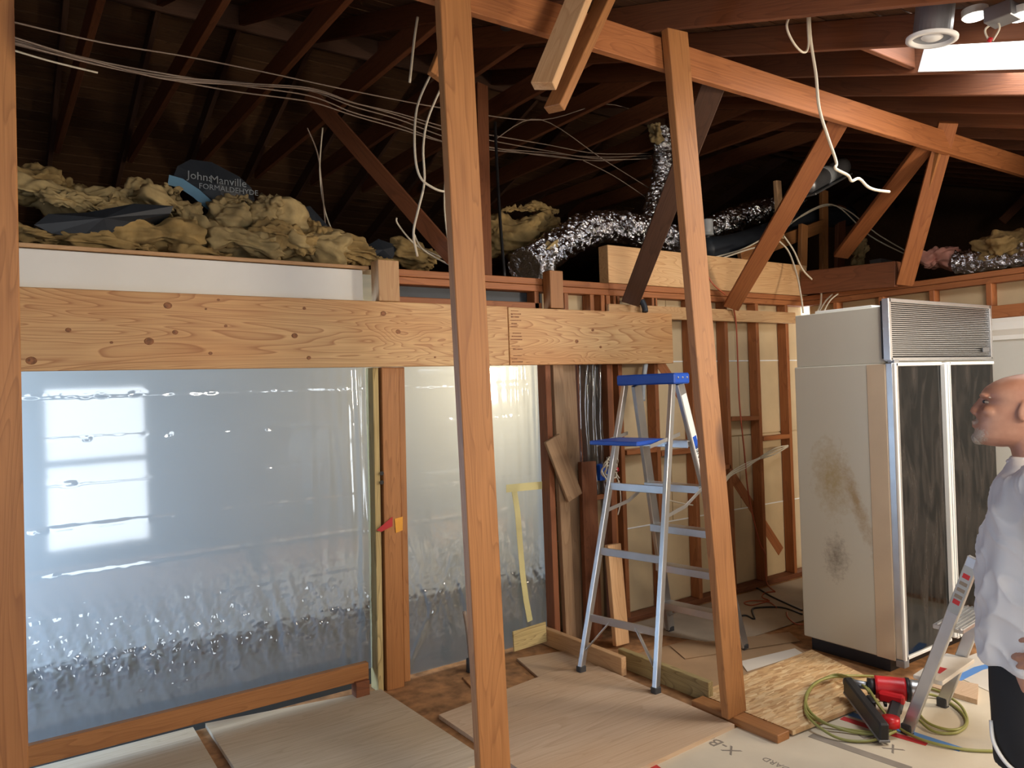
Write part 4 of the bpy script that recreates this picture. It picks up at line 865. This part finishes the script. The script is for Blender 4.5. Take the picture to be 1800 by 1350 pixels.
hose([(1565,1268,.06), (1535,1225,.12), (1510,1200,.13), (1470,1186,.07), (1430,1205,.05), (1416,1235,.045), (1424,1258,.045), (1470,1278,.016), (1530,1287,.016), (1568,1284,.04)], 'olive air hose inner loop lying across the magazine')
sheet('plank_offcut', [tuple(at(a_, b_, z=0)[:2]) for a_, b_ in ((1628,1213), (1640,1196), (1720,1212), (1718,1240))], .004, .025, 'ply', 'brown plank offcut on the floor behind the small ladder', 'board')
# pipe stub by the sheet
ps = empty('pipe_stub', at(826, 1170, y=4.02), 'rusty pipe stub rising from the floor at the sheet bottom', 'pipe')
tube('pipe', [at(828, 1172, y=4.0), at(822, 1110, y=4.0), at(816, 1075, y=4.0)], .012, 'cabled', ps, 8); tube('side_pipe', [at(828,1150,y=3.99), at(826,1120,y=3.99), at(831,1115,y=3.99), at(832,1140,y=3.99)], .008, 'treated', ps, 7)
tube('pipe_base', [at(828, 1180, y=3.98), at(828, 1158, y=3.98)], .03, 'rubber', ps, 10)
# red bucket mirrored in the door glass
bk = empty('red_bucket', (5.15, 1.35, 0), 'red plastic bucket reflected in the refrigerator door', 'bucket')
tube('bucket_body', [(5.15, 1.35, .004), (5.15, 1.35, .18), (5.15, 1.35, .36)], lambda k: .12+.03*k, 'red', bk, 24, 3); tube('bucket_rim', [(5.15, 1.35, .33), (5.15, 1.35, .365)], .157, 'red', bk, 24, 2)

# ------------------------------------------------------------------ man
def loft(bm, rings, n=28):
    "rings: (centre, forward radius, side radius) horizontal ellipses"
    R_ = []
    for c, rf, rs, *e in rings:
        ex = e[0] if e else 2.0; ring = []
        for k in range(n):
            a = 2*math.pi*k/n; ca, sa = math.cos(a), math.sin(a)
            ring.append(bm.verts.new(Vector(c)+Vector((math.copysign(abs(ca)**(2/ex), ca)*rf, math.copysign(abs(sa)**(2/ex), sa)*rs, 0))))
        R_.append(ring)
    for A, B in zip(R_, R_[1:]):
        for k in range(n): bm.faces.new((A[k], A[(k+1) % n], B[(k+1) % n], B[k]))
    bm.faces.new(R_[0][::-1]); bm.faces.new(R_[-1]); return bm
def limb(bm, pts, rad, n=5, sides=14):
    P = spline(pts, n); m_ = len(pts)-1
    def r(k):
        x = k*m_; i = min(int(x), m_-1); t = x-i; return rad[i]*(1-t)+rad[i+1]*t
    tube_bm(P, r, sides, bm)
    for p, q in ((P[0], rad[0]), (P[-1], rad[-1])): bmesh.ops.create_uvsphere(bm, u_segments=10, v_segments=8, radius=q, matrix=Matrix.Translation(p))
def ball(bm, c, r, rot=(0, 0, 0)):
    q = Matrix.Translation(c) @ Matrix.Rotation(rot[1], 4, 'Y') @ Matrix.Rotation(rot[2], 4, 'Z') @ Matrix.Rotation(rot[0], 4, 'X')
    bmesh.ops.create_uvsphere(bm, u_segments=16, v_segments=12, radius=1, matrix=q @ Matrix.Diagonal((r[0], r[1], r[2], 1)))
def remeshed(name, bm, vox, mat, parent, world, smooth_it=4, disp=None):
    bmesh.ops.recalc_face_normals(bm, faces=bm.faces); me = bpy.data.meshes.new('tmp'); bm.to_mesh(me); bm.free()
    o = bpy.data.objects.new('tmp', me); COL.objects.link(o)
    r = o.modifiers.new('r', 'REMESH'); r.mode = 'VOXEL'; r.voxel_size = vox
    q = o.modifiers.new('s', 'SMOOTH'); q.iterations = smooth_it; q.factor = .5
    m2 = bpy.data.meshes.new_from_object(o.evaluated_get(bpy.context.evaluated_depsgraph_get())); bpy.data.objects.remove(o); m2.name = name
    if disp:
        nr = [q.vector.copy() for q in m2.vertex_normals]; new = []
        for v, n_ in zip(m2.vertices, nr): c_ = v.co.copy(); new += (c_+disp(c_, n_))[:]
        m2.vertices.foreach_set('co', new)
    for p in m2.polygons: p.use_smooth = True
    m2.materials.clear(); return link(bpy.data.objects.new(name, m2), parent, M[mat], world)
def man():
    g = at(1800, 660, d=2.40); fd = Vector((-.37, .929, 0)).normalized(); ang = math.atan2(fd.y, fd.x)
    t = empty('person', (g.x, g.y, 0), 'bald man in white t-shirt and black shorts standing in profile, hand on hip', 'person', rotz=ang)
    w = WM[t.name]; bm = bmesh.new()
    # head: profile rings, z from the chin upward
    hx, hz = .012, 1.462
    prof = [(-.004,.080,.030,.028),(.006,.095,-.006,.042),(.022,.102,-.030,.053),(.042,.097,-.046,.060),(.060,.100,-.058,.064),(.072,.096,-.066,.067),(.085,.099,-.074,.069),(.100,.097,-.082,.071),(.115,.093,-.088,.0725),(.128,.084,-.092,.0735),(.140,.084,-.094,.0745),(.150,.092,-.094,.0755),(.162,.094,-.093,.0765),(.180,.086,-.089,.0765),(.198,.070,-.082,.071),(.214,.049,-.070,.060),(.226,.024,-.050,.043),(.234,-.004,-.022,.018)]
    loft(bm, [((hx+(f+b_)/2, 0, hz+z), (f-b_)/2, s_, 2.25) for z, f, b_, s_ in prof], 36)
    limb(bm, [(hx+.088, 0, hz+.142), (hx+.096, 0, hz+.120), (hx+.103, 0, hz+.101)], [.009, .011, .0125], 4, 12)       # nose
    for s_ in (-1, 1):
        ball(bm, (hx+.098, .012*s_, hz+.094), (.012, .009, .009)); ball(bm, (hx+.062, .040*s_, hz+.104), (.026, .024, .020)); ball(bm, (hx+.080, .030*s_, hz+.153), (.018, .026, .008))
        ball(bm, (hx-.008, .077*s_, hz+.122), (.017, .008, .032), (0, -.15, .35*s_)); ball(bm, (hx-.004, .076*s_, hz+.098), (.010, .007, .012))
    ball(bm, (hx+.0985, 0, hz+.066), (.0105, .022, .0052)); ball(bm, (hx+.0965, 0, hz+.052), (.011, .021, .0062)); ball(bm, (hx+.086, 0, hz+.018), (.016, .022, .016))
    HR = Matrix.Translation((hx, 0, hz+.11)) @ Matrix.Rotation(-.13, 4, 'Y') @ Matrix.Diagonal((1.2, 1.06, 1.0, 1)) @ Matrix.Translation((-hx, 0, -hz-.11)); bm.transform(HR); wh = w @ HR
    loft(bm, [((-.035, 0, 1.36), .075, .085), ((-.025, 0, 1.42), .062, .062), ((-.012, 0, 1.47), .058, .058), ((-.008, 0, 1.53), .060, .058)])
    torso = [(.80,.125,-.145,.165),(.90,.128,-.15,.172),(1.0,.130,-.13,.172),(1.1,.122,-.13,.17),(1.2,.108,-.14,.175),(1.3,.090,-.14,.18),(1.37,.068,-.12,.165),(1.41,.04,-.10,.12),(1.44,.02,-.08,.07)]
    loft(bm, [(((f+b_)/2-.006, 0, z), (f-b_)/2-.012, s_-.012, 2.4) for z, f, b_, s_ in torso])
    for s_ in (-1, 1):
        limb(bm, [(-.01, .09*s_, .86), (.0, .10*s_, .68), (.0, .105*s_, .48), (-.025, .105*s_, .30), (-.03, .105*s_, .08)], [.098, .086, .060, .056, .040])
        limb(bm, [(-.05, .105*s_, .05), (.05, .11*s_, .045), (.13, .12*s_, .035)], [.042, .042, .034])
    # left arm bent, hand on the hip
    limb(bm, [(-.035, .175, 1.355), (-.11, .255, 1.24), (-.20, .325, 1.10)], [.050, .050, .043])
    limb(bm, [(-.20, .325, 1.10), (-.15, .285, 1.00), (-.085, .225, .905)], [.043, .040, .027])
    def hand(c, fx, up, out, curl):
        fx, up, out = Vector(fx).normalized(), Vector(up).normalized(), Vector(out).normalized(); c = Vector(c)
        limb(bm, [c-fx*.01+up*.012, c+fx*.045+up*.02, c+fx*.075+up*.028], [.024, .019, .013], 3, 10)
        limb(bm, [c-fx*.01-up*.012, c+fx*.045-up*.015, c+fx*.072-up*.024], [.022, .019, .012], 3, 10)
        for i in range(4):
            k = c+fx*(.074-.004*abs(i-1))+up*(.032-.021*i); L = (.040, .045, .042, .033)[i]
            p1 = k+fx*L*math.cos(curl*.5)-out*L*math.sin(curl*.5)-up*.004*i; p2 = p1+fx*L*.7*math.cos(curl*1.3)-out*L*.7*math.sin(curl*1.3)-up*.005*i; p3 = p2+fx*L*.5*math.cos(curl*1.9)-out*L*.5*math.sin(curl*1.9)
            limb(bm, [k, p1, p2, p3], [.0105, .0095, .0085, .0072], 3, 8)
        b0 = c+up*.022+fx*.01; limb(bm, [b0, b0+up*.03+fx*.02-out*.012, b0+up*.045+fx*.045-out*.022, b0+up*.048+fx*.065-out*.03], [.015, .0125, .0105, .008], 3, 8)
    hand((-.062, .212, .882), (.82, -.12, -.50), (.5, 0, .82), (.15, 1, 0), .75)
    # right arm hanging
    limb(bm, [(-.035, -.175, 1.355), (-.05, -.235, 1.23), (-.06, -.255, 1.10)], [.050, .050, .043])
    limb(bm, [(-.06, -.255, 1.10), (-.02, -.255, .98), (.02, -.245, .875)], [.043, .040, .027])
    hand((.025, -.243, .85), (.15, 0, -1), (1, 0, .1), (0, -1, 0), .35)
    body = remeshed('body', bm, .0048, 'skin', t, w, 3)
    # eyes
    for s_ in (-1, 1):
        bm = bmesh.new(); ball(bm, (hx+.0745, .031*s_, hz+.1345), (.0112, .0115, .0065)); bm_obj('eye', bm, 'eyew', t, wh, True)
        bm = bmesh.new(); ball(bm, (hx+.083, .033*s_, hz+.1345), (.0045, .0062, .0056)); bm_obj('iris', bm, 'kraft', t, wh, True)
        bm = bmesh.new(); limb(bm, [(hx+.088, .014*s_, hz+.150), (hx+.088, .032*s_, hz+.156), (hx+.070, .052*s_, hz+.150)], [.003, .0045, .0025], 4, 8); bm_obj('eyebrow', bm, 'beard', t, wh, True)
    # chin tuft
    bm = bmesh.new(); ball(bm, (hx+.084, 0, hz+.014), (.021, .028, .021))
    remeshed('goatee', bm, .0032, 'beard', t, wh, 2, lambda p, n: n*.0016*mn.noise(p*260))
    # t-shirt
    bm = bmesh.new(); loft(bm, [(((f+b_)/2, 0, z), (f-b_)/2+.012, s_+.012, 2.4) for z, f, b_, s_ in torso[:-2]]+[((-.025, 0, 1.415), .078, .13, 2.2), ((-.022, 0, 1.436), .068, .072)], 40)
    limb(bm, [(-.035, .165, 1.36), (-.10, .25, 1.265), (-.155, .29, 1.185)], [.078, .078, .074]); limb(bm, [(-.035, -.165, 1.36), (-.048, -.235, 1.25), (-.055, -.25, 1.16)], [.078, .076, .072])
    def folds(p, n):
        a = mn.noise(Vector((p.x*7, p.y*7, p.z*3.2-p.x*6)))*.012+(1-abs(mn.noise(Vector((p.x*9+p.z*6, p.y*8, p.z*5-p.x*5)))))**4*.016-.006+(1-abs(mn.noise(Vector((p.x*14-p.z*5, p.y*12, p.z*9+p.y*8)))))**5*.010+mn.noise(Vector((p.x*22, p.y*18, p.z*10)))*.004
        d = (p-Vector((-.03, .2, 1.3))).length; a += .004*math.sin(d*70)*math.exp(-(d/.16)**2)
        return n*a*min(1, max(0, (1.405-p.z)/.07)) if abs(p.y) < .13 else n*a
    sh = remeshed('t_shirt', bm, .0065, 'shirt', t, w, 5, folds)
    bm = bmesh.new(); R_ = []
    for k in range(28):
        a = 2*math.pi*k/28; R_.append(Vector((-.02+.071*math.cos(a), .074*math.sin(a), 1.440-.022*math.cos(a))))
    tube_bm(R_+[R_[0]], .006, 8, bm); bm_obj('collar', bm, 'shirt', t, w, True)
    # shorts
    bm = bmesh.new(); loft(bm, [((-.01, 0, .74), .135, .17, 2.4), ((-.01, 0, .82), .138, .172, 2.4), ((-.008, 0, .93), .132, .168, 2.4)], 36)
    for s_ in (-1, 1): loft(bm, [((-.005, .10*s_, .50), .122, .105, 2.2), ((-.003, .098*s_, .60), .125, .104, 2.2), ((-.004, .09*s_, .72), .128, .096, 2.2), ((-.006, .08*s_, .80), .128, .09, 2.2)], 30)
    remeshed('shorts', bm, .0075, 'shorts', t, w, 4, lambda p, n: n*(.007*mn.noise(Vector((p.x*9, p.y*9, p.z*4)))))
    for s_ in (-1, 1):
        tube('white_piping', [w @ Vector(p) for p in ((.118, .125*s_, .63), (.112, .155*s_, .575), (.075, .192*s_, .53), (.02, .212*s_, .515), (-.05, .205*s_, .51))], .006, 'white', t, 6)
    for s_ in (-1, 1):
        bm = bmesh.new(); limb(bm, [(-.07, .105*s_, .045), (.03, .11*s_, .05), (.13, .12*s_, .04), (.18, .125*s_, .035)], [.046, .052, .048, .034]); 
        remeshed('shoe', bm, .007, 'shoe', t, w, 3, lambda p, n: Vector((0, 0, max(0, .006-p.z))))
man()
